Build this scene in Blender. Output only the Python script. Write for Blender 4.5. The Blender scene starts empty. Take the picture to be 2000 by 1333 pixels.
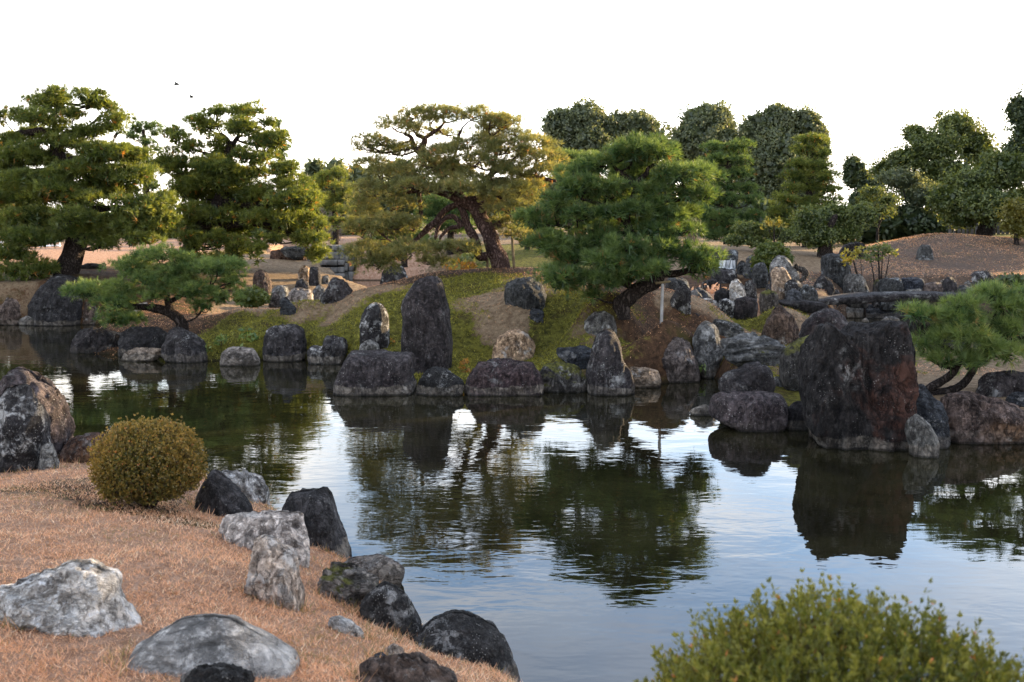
import bpy, math, random
import numpy as np
from mathutils import Vector, Matrix

random.seed(7)
RNG = np.random.default_rng(7)
D = bpy.data
COL = bpy.context.scene.collection
SC = bpy.context.scene

# ---------------------------------------------------------------- camera
EYE, FPX, PITCH = 2.6, 2000.0, math.radians(6.74)
CP, SP = math.cos(PITCH), math.sin(PITCH)
cam_data = D.cameras.new("camera")
cam = D.objects.new("camera", cam_data)
COL.objects.link(cam)
cam.location = (0, 0, EYE)
cam.rotation_euler = (math.radians(90) - PITCH, 0, 0)
cam_data.sensor_width = 36.0
cam_data.lens = 36.0
cam_data.clip_start = 0.1
cam_data.clip_end = 2000
cam_data.dof.use_dof = True
cam_data.dof.focus_distance = 13.0
cam_data.dof.aperture_fstop = 4.5
SC.camera = cam

# ---------------------------------------------------------------- sky and sun
SUN_AZ, SUN_EL = math.radians(56), math.radians(12)     # to the right of the view, low
world = D.worlds.new("World")
SC.world = world
world.use_nodes = True
wn, wl = world.node_tree.nodes, world.node_tree.links
wn.clear()
w_out = wn.new("ShaderNodeOutputWorld")
w_bg = wn.new("ShaderNodeBackground")
w_sky = wn.new("ShaderNodeTexSky")
w_sky.sky_type = 'NISHITA'
w_sky.sun_disc = False
w_sky.sun_elevation = SUN_EL
w_sky.sun_rotation = SUN_AZ
w_sky.air_density = 1.0
w_sky.dust_density = 0.4
w_sky.ozone_density = 2.0
w_bg.inputs["Strength"].default_value = 0.15
# thin cloud veil, laid out on a flat layer overhead
w_tc = wn.new("ShaderNodeTexCoord")
w_sep = wn.new("ShaderNodeSeparateXYZ")
wl.new(w_tc.outputs["Generated"], w_sep.inputs[0])
def wmath(op, a, b=None):
    n = wn.new("ShaderNodeMath"); n.operation = op
    for i, v in enumerate((a, b)):
        if v is None: continue
        if isinstance(v, (int, float)): n.inputs[i].default_value = v
        else: wl.new(v, n.inputs[i])
    return n.outputs[0]
zc = wmath('ADD', wmath('MAXIMUM', w_sep.outputs[2], 0.0), 0.10)
w_cmb = wn.new("ShaderNodeCombineXYZ")
wl.new(wmath('DIVIDE', w_sep.outputs[0], zc), w_cmb.inputs[0])
wl.new(wmath('DIVIDE', w_sep.outputs[1], zc), w_cmb.inputs[1])
w_nz = wn.new("ShaderNodeTexNoise")
w_nz.inputs["Scale"].default_value = 1.1
w_nz.inputs["Detail"].default_value = 7
w_nz.inputs["Roughness"].default_value = 0.58
w_nz.inputs["Distortion"].default_value = 0.6
wl.new(w_cmb.outputs[0], w_nz.inputs["Vector"])
w_rp = wn.new("ShaderNodeValToRGB")
w_rp.color_ramp.elements[0].position = 0.40
w_rp.color_ramp.elements[1].position = 0.72
wl.new(w_nz.outputs["Fac"], w_rp.inputs[0])
# veil is thicker low down, where one looks through more of it
w_low = wn.new("ShaderNodeMapRange")
w_low.inputs[1].default_value = 0.0; w_low.inputs[2].default_value = 0.30
w_low.inputs[3].default_value = 0.85; w_low.inputs[4].default_value = 0.03
wl.new(w_sep.outputs[2], w_low.inputs[0])
w_fac = wmath('MINIMUM', wmath('ADD', wmath('MULTIPLY', w_rp.outputs[0], 0.75), w_low.outputs[0]), 1.0)
w_mix = wn.new("ShaderNodeMix"); w_mix.data_type = 'RGBA'
wl.new(w_fac, w_mix.inputs[0])
w_tint = wn.new("ShaderNodeMix"); w_tint.data_type = 'RGBA'; w_tint.blend_type = 'MULTIPLY'
w_tint.inputs[0].default_value = 1.0; w_tint.inputs[7].default_value = (0.96, 1.0, 1.08, 1)
wl.new(w_sky.outputs[0], w_tint.inputs[6])
wl.new(w_tint.outputs[2], w_mix.inputs[6])
w_mix.inputs[7].default_value = (6.6, 6.1, 5.5, 1)
wl.new(w_mix.outputs[2], w_bg.inputs[0])
wl.new(w_bg.outputs[0], w_out.inputs[0])

sun_d = D.lights.new("sun", 'SUN')
sun_d.energy = 5.0
sun_d.angle = math.radians(0.5)
sun_d.color = (1.0, 0.74, 0.42)
sun = D.objects.new("sun", sun_d)
COL.objects.link(sun)
sdir = Vector((math.sin(SUN_AZ) * math.cos(SUN_EL), math.cos(SUN_AZ) * math.cos(SUN_EL), math.sin(SUN_EL)))
sun.rotation_euler = sdir.to_track_quat('Z', 'Y').to_euler()
sun.location = (30, 30, 30)

SC.view_settings.view_transform = 'Standard'
SC.view_settings.look = 'None'
SC.view_settings.gamma = 1.0
SC.view_settings.exposure = 2.08
SC.view_settings.use_curve_mapping = False
SC.render.engine = 'CYCLES'
SC.cycles.use_denoising = True
SC.cycles.max_bounces = 6
SC.cycles.diffuse_bounces = 3
SC.cycles.glossy_bounces = 3
SC.cycles.transmission_bounces = 3
SC.cycles.transparent_max_bounces = 4
SC.cycles.caustics_reflective = False
SC.cycles.caustics_refractive = False
SC.cycles.sample_clamp_indirect = 8.0

# ---------------------------------------------------------------- numeric helpers
def ray(u, v):
    a = (u - 1000.0) / FPX; b = (666.5 - v) / FPX
    return a, CP + b * SP, -SP + b * CP
def P(u, v, Y):
    """a point that far ahead of the camera, in the direction of that pixel of the photograph"""
    a, dy, dz = ray(u, v)
    s = Y / dy
    return np.array([a * s, Y, EYE + dz * s])
def Yz(u, v, z):
    a, dy, dz = ray(u, v)
    return (z - EYE) / dz * dy
def PZ(u, v, z): return P(u, v, Yz(u, v, z))

def _h(ix, iy, iz, s):
    n = (ix.astype(np.int64) * 374761393 + iy.astype(np.int64) * 668265263 + iz.astype(np.int64) * 2147483647 + s * 974711) & 0xFFFFFFFF
    n = ((n ^ (n >> 13)) * 1274126177) & 0xFFFFFFFF
    n = (n ^ (n >> 16)) & 0xFFFFFFFF
    return n.astype(np.float64) / 4294967295.0
def vnoise(p, s=0):
    i = np.floor(p); f = p - i; f = f * f * (3 - 2 * f)
    ix, iy, iz = i[:, 0], i[:, 1], i[:, 2]
    r = 0
    for dx in (0, 1):
        wx = f[:, 0] if dx else 1 - f[:, 0]
        for dy in (0, 1):
            wy = f[:, 1] if dy else 1 - f[:, 1]
            for dz in (0, 1):
                wz = f[:, 2] if dz else 1 - f[:, 2]
                r = r + wx * wy * wz * _h(ix + dx, iy + dy, iz + dz, s)
    return r * 2 - 1
def fbm(p, s=0, o=4, g=0.5):
    r = 0; a = 1; t = 0
    for k in range(o):
        r = r + a * vnoise(p * (2.03 ** k) + k * 17.3, s + k); t += a; a *= g
    return r / t
def unit(a): return a / np.maximum(np.linalg.norm(a, axis=-1, keepdims=True), 1e-9)
def rand_dirs(n):
    return unit(RNG.normal(size=(n, 3)))

def mesh_np(name, V, F, mat=None, smooth=False, attrs=None, cols=None):
    V = np.ascontiguousarray(V, dtype=np.float32); F = np.ascontiguousarray(F, dtype=np.int32)
    k = F.shape[1]; me = D.meshes.new(name)
    me.vertices.add(len(V)); me.vertices.foreach_set("co", V.ravel())
    me.loops.add(F.size); me.loops.foreach_set("vertex_index", F.ravel())
    me.polygons.add(len(F))
    me.polygons.foreach_set("loop_start", np.arange(0, F.size, k, dtype=np.int32))
    me.polygons.foreach_set("loop_total", np.full(len(F), k, dtype=np.int32))
    if smooth: me.polygons.foreach_set("use_smooth", np.ones(len(F), dtype=bool))
    me.update()
    if attrs:
        for an, av in attrs.items():
            at = me.attributes.new(an, 'FLOAT', 'POINT')
            at.data.foreach_set("value", np.ascontiguousarray(av, dtype=np.float32))
    if cols:
        for an, av in cols.items():
            at = me.color_attributes.new(an, 'FLOAT_COLOR', 'POINT')
            c = np.ones((len(V), 4), dtype=np.float32); c[:, :3] = av
            at.data.foreach_set("color", c.ravel())
    if mat: me.materials.append(mat)
    return me
def link(name, me, parent=None, label=None, cat=None, group=None, kind=None, loc=None):
    o = D.objects.new(name, me); COL.objects.link(o)
    if loc is not None: o.location = tuple(float(c) for c in loc)
    if parent is not None:
        o.parent = parent
        if loc is None: o.location = (0, 0, 0)
    if label: o["label"] = label
    if cat: o["category"] = cat
    if group: o["group"] = group
    if kind: o["kind"] = kind
    return o
def thing(name, loc, label, cat, group=None):
    return link(name, None, None, label, cat, group, None, loc)

# ---------------------------------------------------------------- node helpers
class NT:
    def __init__(s, name):
        s.m = D.materials.new(name); s.m.use_nodes = True
        s.t = s.m.node_tree; s.t.nodes.clear()
        s.out = s.t.nodes.new("ShaderNodeOutputMaterial")
    def n(s, typ, **kw):
        n = s.t.nodes.new(typ)
        for k, v in kw.items(): setattr(n, k, v)
        return n
    def l(s, a, b): s.t.links.new(a, b)
    def setin(s, n, key, v):
        i = n.inputs[key]
        if hasattr(v, "links") or isinstance(v, bpy.types.NodeSocket): s.l(v, i)
        else: i.default_value = v
    def math(s, op, a, b=0.0, clamp=False):
        n = s.n("ShaderNodeMath", operation=op, use_clamp=clamp); s.setin(n, 0, a); s.setin(n, 1, b); return n.outputs[0]
    def noise(s, vec, scale, detail=4, rough=0.55, dist=0.0):
        n = s.n("ShaderNodeTexNoise"); s.l(vec, n.inputs["Vector"])
        n.inputs["Scale"].default_value = scale; n.inputs["Detail"].default_value = detail
        n.inputs["Roughness"].default_value = rough; n.inputs["Distortion"].default_value = dist
        return n.outputs["Fac"]
    def ramp(s, fac, lo, hi, a=0.0, b=1.0):
        n = s.n("ShaderNodeMapRange", interpolation_type='SMOOTHSTEP', clamp=True)
        s.setin(n, 0, fac); n.inputs[1].default_value = lo; n.inputs[2].default_value = hi
        n.inputs[3].default_value = a; n.inputs[4].default_value = b
        return n.outputs[0]
    def mix(s, fac, a, b, mode='MIX'):
        n = s.n("ShaderNodeMix", data_type='RGBA', blend_type=mode)
        s.setin(n, 0, fac)
        for i, v in ((6, a), (7, b)):
            if isinstance(v, tuple): v = (v + (1,))[:4]
            s.setin(n, i, v)
        return n.outputs[2]
    def mapping(s, vec, scale=(1, 1, 1), rot=(0, 0, 0)):
        n = s.n("ShaderNodeMapping"); s.l(vec, n.inputs[0]); n.inputs["Scale"].default_value = scale; n.inputs["Rotation"].default_value = rot
        return n.outputs[0]
    def attr(s, name, out="Fac"):
        n = s.n("ShaderNodeAttribute"); n.attribute_name = name; return n.outputs[out]
    def bump(s, h, strength, dist, normal=None):
        n = s.n("ShaderNodeBump"); s.l(h, n.inputs["Height"]); n.inputs["Strength"].default_value = strength
        n.inputs["Distance"].default_value = dist
        if normal is not None: s.l(normal, n.inputs["Normal"])
        return n.outputs[0]
    def pbr(s, col, rough=0.85, normal=None, spec=0.3):
        b = s.n("ShaderNodeBsdfPrincipled")
        s.setin(b, "Base Color", col if not isinstance(col, tuple) else (col + (1,))[:4]); s.setin(b, "Roughness", rough)
        s.setin(b, "Specular IOR Level", spec)
        if normal is not None: s.l(normal, b.inputs["Normal"])
        s.l(b.outputs[0], s.out.inputs[0]); return b

def rock_mat(name, c1, c2, lichen=0.3, lcol=(.42, .41, .39), streak=(5, 5, 1.4), fs=1.0, speck=0.3, band=True, crack=0.5, rough=.85, moss=0.0, stain=None, spec=.25, vein=1.0):
    s = NT(name)
    geo = s.n("ShaderNodeNewGeometry"); oi = s.n("ShaderNodeObjectInfo")
    off = s.n("ShaderNodeVectorMath", operation='MULTIPLY_ADD')
    cx = s.n("ShaderNodeCombineXYZ"); [s.l(oi.outputs["Random"], cx.inputs[i]) for i in range(3)]
    s.l(cx.outputs[0], off.inputs[0]); off.inputs[1].default_value = (71, 53, 0); s.l(geo.outputs["Position"], off.inputs[2])
    v = off.outputs[0]
    sv = s.mapping(v, streak)
    n1 = s.noise(v, 2.2 * fs, 8, .62, .4)
    col = s.mix(s.ramp(n1, .36, .64), c1, c2)
    n2 = s.noise(sv, 1.6 * fs, 8, .65, .5)
    col = s.mix(s.ramp(n2, .42, .7, 0, .75), col, tuple(min(1, x * 1.75 + .02) for x in c2))
    col = s.mix(s.ramp(n2, .44, .28, 0, .8), col, tuple(x * .45 for x in c1))
    ng = s.noise(v, 16 * fs, 8, .75); col = s.mix(s.ramp(ng, .5, .66, 0, .65), col, tuple(min(1, x * 2.4 + .02) for x in c2)); col = s.mix(s.ramp(ng, .48, .34, 0, .85), col, tuple(x * .3 for x in c1))
    vr = s.n('ShaderNodeHueSaturation'); s.l(col, vr.inputs['Color']); s.l(s.ramp(s.math('FRACT', s.math('MULTIPLY', oi.outputs['Random'], 7.3)), 0, 1, .75, 1.4), vr.inputs['Value']); s.l(s.ramp(s.math('FRACT', s.math('MULTIPLY', oi.outputs['Random'], 3.7)), 0, 1, .6, 1.35), vr.inputs['Saturation']); col = vr.outputs[0]
    if stain:
        n5 = s.noise(v, 1.4 * fs, 5, .6, .8); col = s.mix(s.ramp(n5, .52, .68, 0, .7), col, stain)
    n3 = s.noise(v, 7 * fs, 8, .7, .3)
    big = s.noise(v, 1.7 * fs, 3, .5, .2)
    lm = s.math('MULTIPLY', s.ramp(n3, .5, .6), s.ramp(big, .62 - .3 * lichen, .75 - .3 * lichen))
    col = s.mix(s.math('MULTIPLY', lm, min(1, .35 + lichen)), col, lcol)
    vo = s.n("ShaderNodeTexVoronoi"); s.l(v, vo.inputs["Vector"]); vo.inputs["Scale"].default_value = 30 * fs
    sp = s.math('MULTIPLY', s.ramp(vo.outputs["Distance"], .24, .14), s.ramp(s.noise(v, 5 * fs, 3), .5, .62))
    col = s.mix(s.math('MULTIPLY', sp, speck), col, (.6, .58, .54))
    vc = s.n("ShaderNodeTexVoronoi", feature='DISTANCE_TO_EDGE')
    dv = s.n("ShaderNodeMix", data_type='RGBA', blend_type='LINEAR_LIGHT')
    s.l(sv, dv.inputs[6]); dn = s.n("ShaderNodeTexNoise"); s.l(v, dn.inputs["Vector"]); dn.inputs["Scale"].default_value = 3 * fs; dn.inputs["Detail"].default_value = 5
    s.l(dn.outputs["Color"], dv.inputs[7]); dv.inputs[0].default_value = .55
    s.l(dv.outputs[2], vc.inputs["Vector"]); vc.inputs["Scale"].default_value = 1.3 * fs
    ck = s.ramp(vc.outputs["Distance"], .0, .02)
    ckm = s.math('MAXIMUM', ck, s.ramp(s.noise(v, 2.9 * fs, 3), .42, .5))
    col = s.mix(s.math('MULTIPLY', s.math('SUBTRACT', 1.0, ckm), crack), col, tuple(x * .2 for x in c1))
    sz = s.n("ShaderNodeSeparateXYZ"); s.l(geo.outputs["Position"], sz.inputs[0])
    z = s.math('ADD', sz.outputs[2], s.math('MULTIPLY', s.noise(v, 2.6, 5, .65), -.26))
    if band:
        b = s.math('MULTIPLY', s.ramp(z, .02, -.005), s.ramp(z, -.14, -.12))
        bc = s.mix(s.ramp(n3, .4, .62), (.13, .11, .09), (.36, .31, .25))
        col = s.mix(s.math('MULTIPLY', s.math('MULTIPLY', b, s.ramp(oi.outputs['Random'], .15, .8, .15, .8)), s.ramp(s.noise(v, 2.3, 4), .3, .55, .35, 1.0)), col, bc)
    wet = s.ramp(sz.outputs[2], .035, .012)
    col = s.mix(s.math('MULTIPLY', wet, .75), col, (.012, .011, .008))
    if moss > 0:
        nz = s.n("ShaderNodeSeparateXYZ"); s.l(geo.outputs["Normal"], nz.inputs[0])
        mm = s.math('MULTIPLY', s.ramp(nz.outputs[2], .35, .75), s.ramp(s.noise(v, 3.2, 5, .6), .6 - .35 * moss, .68 - .3 * moss))
        col = s.mix(mm, col, s.mix(s.noise(v, 40, 2), (.045, .05, .008), (.16, .15, .03)))
    rn = s.noise(sv, 1.5 * fs, 7, .62, .8); rdg = s.ramp(s.math('ABSOLUTE', s.math('SUBTRACT', rn, .5)), .0, .028)
    rn2 = s.noise(v, 5.5 * fs, 6, .65, .4); rdg2 = s.ramp(s.math('ABSOLUTE', s.math('SUBTRACT', rn2, .5)), .0, .035)
    col = s.mix(s.math('MULTIPLY', s.math('SUBTRACT', 1.0, rdg), (.3 + .4 * crack) * vein), col, tuple(x * .18 for x in c1))
    col = s.mix(s.math('MULTIPLY', s.math('SUBTRACT', 1.0, rdg2), (.12 + .3 * crack) * vein), col, tuple(x * .3 for x in c1))
    n9 = s.noise(v, 26 * fs, 5, .7); col = s.mix(s.math('MULTIPLY', s.ramp(n9, .60, .64), s.ramp(big, .50, .62, .0, lichen * .8)), col, lcol)
    h = s.math('ADD', s.math('MULTIPLY', s.noise(v, 14 * fs, 9, .7), .5), s.math('MULTIPLY', n2, .8))
    h = s.math('ADD', h, s.math('ADD', s.math('MULTIPLY', rdg, .5), s.math('MULTIPLY', rdg2, .25)))
    h = s.math('ADD', h, s.math('MULTIPLY', ckm, .35 * crack))
    h = s.math('ADD', h, s.math('MULTIPLY', ng, .5)); nb = s.bump(h, 1.0, .09)
    s.pbr(col, s.ramp(n3, .3, .7, rough - .12, rough + .1), nb, spec)
    return s.m

M = {}
M['dark'] = rock_mat("dark_weathered_rock", (0.012, 0.010, 0.010), (0.030, 0.025, 0.025), .35)
M['dark2'] = rock_mat("dark_lichened_rock", (0.010, 0.007, 0.008), (0.028, 0.025, 0.024), .75, speck=.8)
M['brown'] = rock_mat("brown_rock", (0.039, 0.025, 0.020), (0.106, 0.074, 0.057), .3)
M['tan'] = rock_mat("tan_rock", (0.096, 0.070, 0.048), (0.307, 0.240, 0.182), .35, streak=(2, 2, 5))
M['tanmoss'] = rock_mat("mossy_tan_rock", (.08, .062, .045), (.27, .22, .17), .4, streak=(2, 2, 6), moss=.45)
M['grey'] = rock_mat("grey_lichened_rock", (0.048, 0.042, 0.039), (0.150, 0.143, 0.129), .5)
M['white'] = rock_mat("white_veined_rock", (.065, .05, .038), (.52, .47, .41), .7, (.7, .68, .65), streak=(3, 7, 6), crack=.4, vein=.7)
M['slate'] = rock_mat("blue_grey_slate", (0.014, 0.015, 0.020), (0.041, 0.045, 0.052), .25, streak=(2, 2, 6))
M['purple'] = rock_mat("purple_brown_rock", (0.019, 0.012, 0.014), (0.051, 0.037, 0.036), .3, speck=.5)
M['purple2'] = rock_mat("purple_red_rock", (0.007, 0.004, 0.004), (0.025, 0.017, 0.014), .18, speck=.3, stain=(.10, .04, .025), crack=.8, streak=(4,4,1.1))
M['red'] = rock_mat("red_brown_rock", (0.035, 0.016, 0.010), (0.113, 0.062, 0.041), .25, stain=(.22, .12, .06))
M['mossy'] = rock_mat("moss_capped_rock", (0.020, 0.015, 0.014), (0.074, 0.062, 0.052), .4, moss=.8)
M['smooth'] = rock_mat("smooth_grey_stone", (.115, .108, .10), (.25, .238, .222), .12, fs=.9, speck=0, band=False, crack=.0, rough=.6, streak=(1.2, 3, 5), vein=.12)
M['streak'] = rock_mat("vertically_streaked_rock", (0.018, 0.018, 0.018), (0.073, 0.073, 0.070), .5, (.4, .42, .42), streak=(9, 9, .9))
M['slab'] = rock_mat("layered_grey_slab", (0.025, 0.025, 0.025), (0.086, 0.084, 0.080), .4, streak=(1.2, 1.2, 12), moss=.15)
M['speckled'] = rock_mat("black_white_speckled_rock", (0.008, 0.007, 0.006), (0.028, 0.025, 0.023), .55, fs=2.0, speck=1.0, band=True)
M['pinkwhite'] = rock_mat("pink_white_rock", (.10, .068, .048), (.42, .32, .24), .6, (.6, .55, .5), crack=.4, vein=.8)
# ---------------------------------------------------------------- terrain
POND = [PZ(u, v, 0)[:2] for u, v in [(-900, 640), (-30, 634), (155, 634), (305, 632), (245, 655), (150, 675), (140, 690), (235, 697), (320, 700), (400, 706),
    (510, 704), (590, 700), (600, 706), (670, 708), (700, 757), (800, 758), (905, 760), (1060, 758), (1150, 755), (1230, 753), (1290, 748), (1370, 735),
    (1408, 738), (1425, 765), (1415, 800), (1480, 832), (1540, 833), (1600, 838), (1650, 853), (1775, 856), (1850, 858), (2010, 856), (2400, 850), (3200, 880)]]
POND += [np.array(p) for p in [(12, 6), (8, 5.0), (4, 4.3), (2.3, 4.0), (1.0, 4.4), (.25, 5.1)]]
POND += [PZ(u, v, 0)[:2] for u, v in [(985, 1290), (930, 1265), (815, 1215), (785, 1140), (700, 1095), (655, 1075), (600, 1045), (545, 1000), (500, 985), (430, 965),
    (350, 930), (210, 905), (110, 895), (-100, 885), (-600, 900), (-2600, 900)]]
POND_R = [PZ(u, v, 0)[:2] for u, v in [(1665, 672), (1650, 655), (1625, 640), (1640, 622), (1720, 613), (1850, 611), (2100, 609), (2400, 660), (2300, 715), (1850, 715), (1760, 700), (1700, 690)]]
POND_B = [np.array(q, float) for q in [(-9.7, 40.5), (-9.9, 46.0), (-6.9, 46.0), (-6.8, 44.6)]] + [PZ(u, v, 0)[:2] for u, v in [(860, 545), (900, 560), (860, 590), (760, 612), (690, 600), (650, 585)]]
POND_W = [P(u, v, y)[:2] for u, v, y in [(1395, 0, 23.6), (1480, 0, 23.8), (1560, 0, 24.5), (1640, 0, 24.5), (1640, 0, 22), (1570, 0, 22.2), (1480, 0, 22.6), (1400, 0, 22.6)]]

def sdist(poly, x, y):
    poly = np.array(poly); d = np.full(x.shape, 1e9); inside = np.zeros(x.shape, bool); n = len(poly)
    for i in range(n):
        ax, ay = poly[i]; bx, by = poly[(i + 1) % n]
        ex, ey = bx - ax, by - ay; t = np.clip(((x - ax) * ex + (y - ay) * ey) / (ex * ex + ey * ey + 1e-12), 0, 1)
        d = np.minimum(d, np.hypot(x - ax - t * ex, y - ay - t * ey))
        c = ((ay > y) != (by > y)) & (x < (bx - ax) * (y - ay) / (by - ay + 1e-12) + ax)
        inside ^= c
    return np.where(inside, -d, d)

# land control points: u, v, distance, ground kind (o orange dead grass, m moss, l needle litter, s bare sandy soil, d dry tan lawn)
LC = [(0,1333,3.7,'o'),(500,1333,3.8,'o'),(700,1300,4.3,'o'),(640,1230,5.0,'o'),(880,1340,4.6,'o'),(0,1100,5.4,'o'),(300,1100,5.5,'o'),(450,1150,5.3,'o'),(200,1000,6.9,'o'),
(0,930,8.7,'o'),(-500,930,8.7,'o'),(400,1020,7.2,'l'),(550,1190,5.3,'o'),(650,1180,5.6,'o'),(480,1050,6.9,'o'),(100,920,8.8,'o'),(260,990,7.4,'l'),
(480,604,21.5,'d'),(560,592,21,'d'),(640,585,21.5,'d'),(700,568,21.5,'l'),(780,548,22,'l'),(850,531,22.5,'l'),(980,523,22.4,'l'),(1060,525,22.3,'l'),(1225,592,17.7,'l'),(1140,600,18,'l'),
(1293,630,17,'l'),(1250,560,20,'l'),(1330,598,19.5,'d'),(1400,600,20.5,'d'),(1500,607,20.5,'d'),(1560,622,20,'d'),(1390,572,24.6,'o'),(1420,570,26,'l'),(1400,492,30,'d'),(1330,478,34,'d'),(1420,478,34,'d'),
(1590,515,30,'d'),(1660,555,27,'s'),(1560,570,25,'s'),(1700,535,29,'s'),(1820,456,38,'s'),(1900,459,38,'s'),(1650,494,38,'d'),(1600,482,46,'d'),(1700,486,44,'m'),(1750,478,37,'s'),(2000,480,36,'s'),(2100,480,36,'s'),(1850,520,32,'s'),(1950,540,29,'s'),(1800,530,30,'s'),(1740,540,28.5,'s'),(1900,560,27,'s'),(1900,456,45,'m'),
(2000,462,42,'m'),(100,540,27,'d'),(130,535,27,'l'),(180,508,32,'o'),(250,500,35,'o'),(60,505,33,'o'),(200,545,26.5,'l'),(260,575,25,'l'),(300,600,24,'l'),(-300,540,27,'l'),
(540,540,30,'d'),(560,515,33,'d'),(520,580,27,'d'),(600,575,27.5,'d'),(400,560,27,'l'),(560,488,40,'d'),(640,478,46,'o'),(700,474,50,'o'),(500,480,42,'o'),(860,478,50,'d'),(1000,470,50,'d'),(1030,500,35,'m'),(1100,480,42,'m'),(930,455,62,'s')]
LZ = [(240,670,.15,'l'),(400,680,.22,'m'),(470,665,.34,'m'),(350,650,.3,'l'),(450,640,.45,'m'),(620,650,.45,'m'),(550,625,.55,'m'),(700,620,.75,'m'),(760,660,.45,'m'),(900,560,1.25,'m'),(900,620,.8,'m'),(690,1115,.10,'o'),(640,1075,.14,'o'),(720,1175,.22,'o'),(795,1200,.14,'o'),(590,1040,.16,'o'),(860,1245,.15,'o'),(940,595,1.0,'d'),(980,610,.9,'d'),(930,680,.3,'m'),
(1000,600,1.0,'d'),(1080,640,.65,'m'),(1060,690,.3,'m'),(1100,660,.5,'m'),(1260,660,.55,'l'),(1240,700,.25,'m'),(1340,640,.6,'l'),(1450,630,.5,'m'),(1480,650,.36,'m'),(1420,690,.25,'m'),(1600,650,.28,'m'),(1550,755,.24,'m'),(1590,745,.26,'d'),
(1850,740,.3,'d'),(1920,765,.34,'d'),(2000,765,.34,'d'),(2100,765,.34,'d'),(1850,716,.3,'d'),(1560,700,.28,'m'),(1700,705,.28,'m'),(830,680,.35,'m'),(660,672,.35,'m'),(680,580,1.05,'d'),(600,605,.8,'d'),(640,620,.65,'m')]
LW = [(0,0,1.0,'o'),(3,1,.95,'o'),(-3,0,1.05,'o'),(1.5,2.5,.85,'o'),(3,3,.65,'o'),(-6,3,1.05,'o'),(-10,5,1.1,'o'),(8,0,1,'o'),(0,-8,1.2,'o'),(-14,-8,1.2,'o'),(14,-8,1.2,'o'),(.2,4.6,.32,'o'),(2.2,3.5,.45,'o'),(5,3.6,.45,'o'),(-12,8,.7,'o'),
(-6.4,24.5,.3,'d'),(-3.7,25.5,.5,'l'),(-.2,26.5,.9,'l'),(2.9,23.5,.8,'l'),(4,23,.62,'d'),(0,31,.7,'m'),(-60,80,1.3,'d'),(0,80,1.3,'d'),(60,80,1.5,'m'),(25,70,1.4,'m'),(-60,300,2,'d'),(60,300,2,'d'),(0,300,2,'d'),(-30,50,1.5,'d'),(30,50,2,'m'),(50,30,1.8,'m'),(-40,25,1.3,'d'),
(25,26,.9,'s'),(30,12,.7,'m'),(22,15,.4,'d'),(-25,27,1.2,'l'),(-100,0,1.4,'d'),(100,0,1.5,'d'),(0,-60,1.4,'d'),(16,17,.35,'l'),(-300,300,2,'d'),(300,300,2,'d'),(-300,-200,2,'d'),(300,-200,2,'d')]
pts = []
for u, v, y, k in LC: pts.append((*P(u, v, y), k))
for u, v, z, k in LZ: pts.append((*PZ(u, v, z), k))
for x, y, z, k in LW: pts.append((x, y, z, k))
CPX = np.array([p[0] for p in pts], float); CPY = np.array([p[1] for p in pts], float); CPZ = np.array([p[2] for p in pts], float)
CPK = np.array([p[3] for p in pts])
_n = len(pts)
def _phi(r): return np.sqrt(r * r + .16)
A = np.zeros((_n + 1, _n + 1))
A[:_n, :_n] = _phi(np.hypot(CPX[:, None] - CPX[None], CPY[:, None] - CPY[None])) - np.eye(_n) * .02
A[:_n, _n] = 1; A[_n, :_n] = 1
_w = np.linalg.solve(A, np.append(CPZ, 0))
def sstep(x, a, b):
    t = np.clip((x - a) / (b - a), 0, 1); return t * t * (3 - 2 * t)
def H(x, y):
    x = np.atleast_1d(np.asarray(x, float)); y = np.atleast_1d(np.asarray(y, float)); sh = x.shape
    x = x.ravel(); y = y.ravel(); out = np.full(x.shape, _w[_n])
    for i in range(_n): out += _w[i] * _phi(np.hypot(x - CPX[i], y - CPY[i]))
    out = np.maximum(out, .12)
    d = np.minimum(np.minimum(sdist(POND, x, y), sdist(POND_R, x, y)), np.minimum(sdist(POND_B, x, y), sdist(POND_W, x, y) + .05))
    p3 = np.stack([x, y, 0 * x], 1)
    near = np.clip(1 - np.hypot(x, y) / 60, 0, 1)
    out = out + near * (.045 * fbm(p3 * .9, 3) + .035 * fbm(p3 * 3.5, 5, 3) * np.clip((y - 10) / 4, .4, 1))
    k = sstep(d, -.5, .3)
    out = -.8 + (out + .8) * k
    return out.reshape(sh)
def zones(x, y):
    p3 = np.stack([x, y, 0 * x], 1)
    x = x + .8 * fbm(p3 * .8, 21); y = y + .8 * fbm(p3 * .8 + 9, 22)
    W = {k: np.zeros(x.shape) for k in 'omlsd'}
    for i in range(_n):
        r = (x - CPX[i]) ** 2 + ((y - CPY[i])) ** 2 + .15
        W[CPK[i]] += r ** -2.2
    t = sum(W.values())
    return {k: w / t for k, w in W.items()}
def ground_hit(u, v, y0=2.5, y1=75):
    ys = np.concatenate([np.arange(y0, 12, .04), np.arange(12, y1, .12)])
    a, dy, dz = ray(u, v)
    h = H(a / dy * ys, ys); z = EYE + dz / dy * ys
    k = np.argmax(z <= np.maximum(h, 0))
    return ys[k] if (z <= np.maximum(h, 0)).any() else y1

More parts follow.
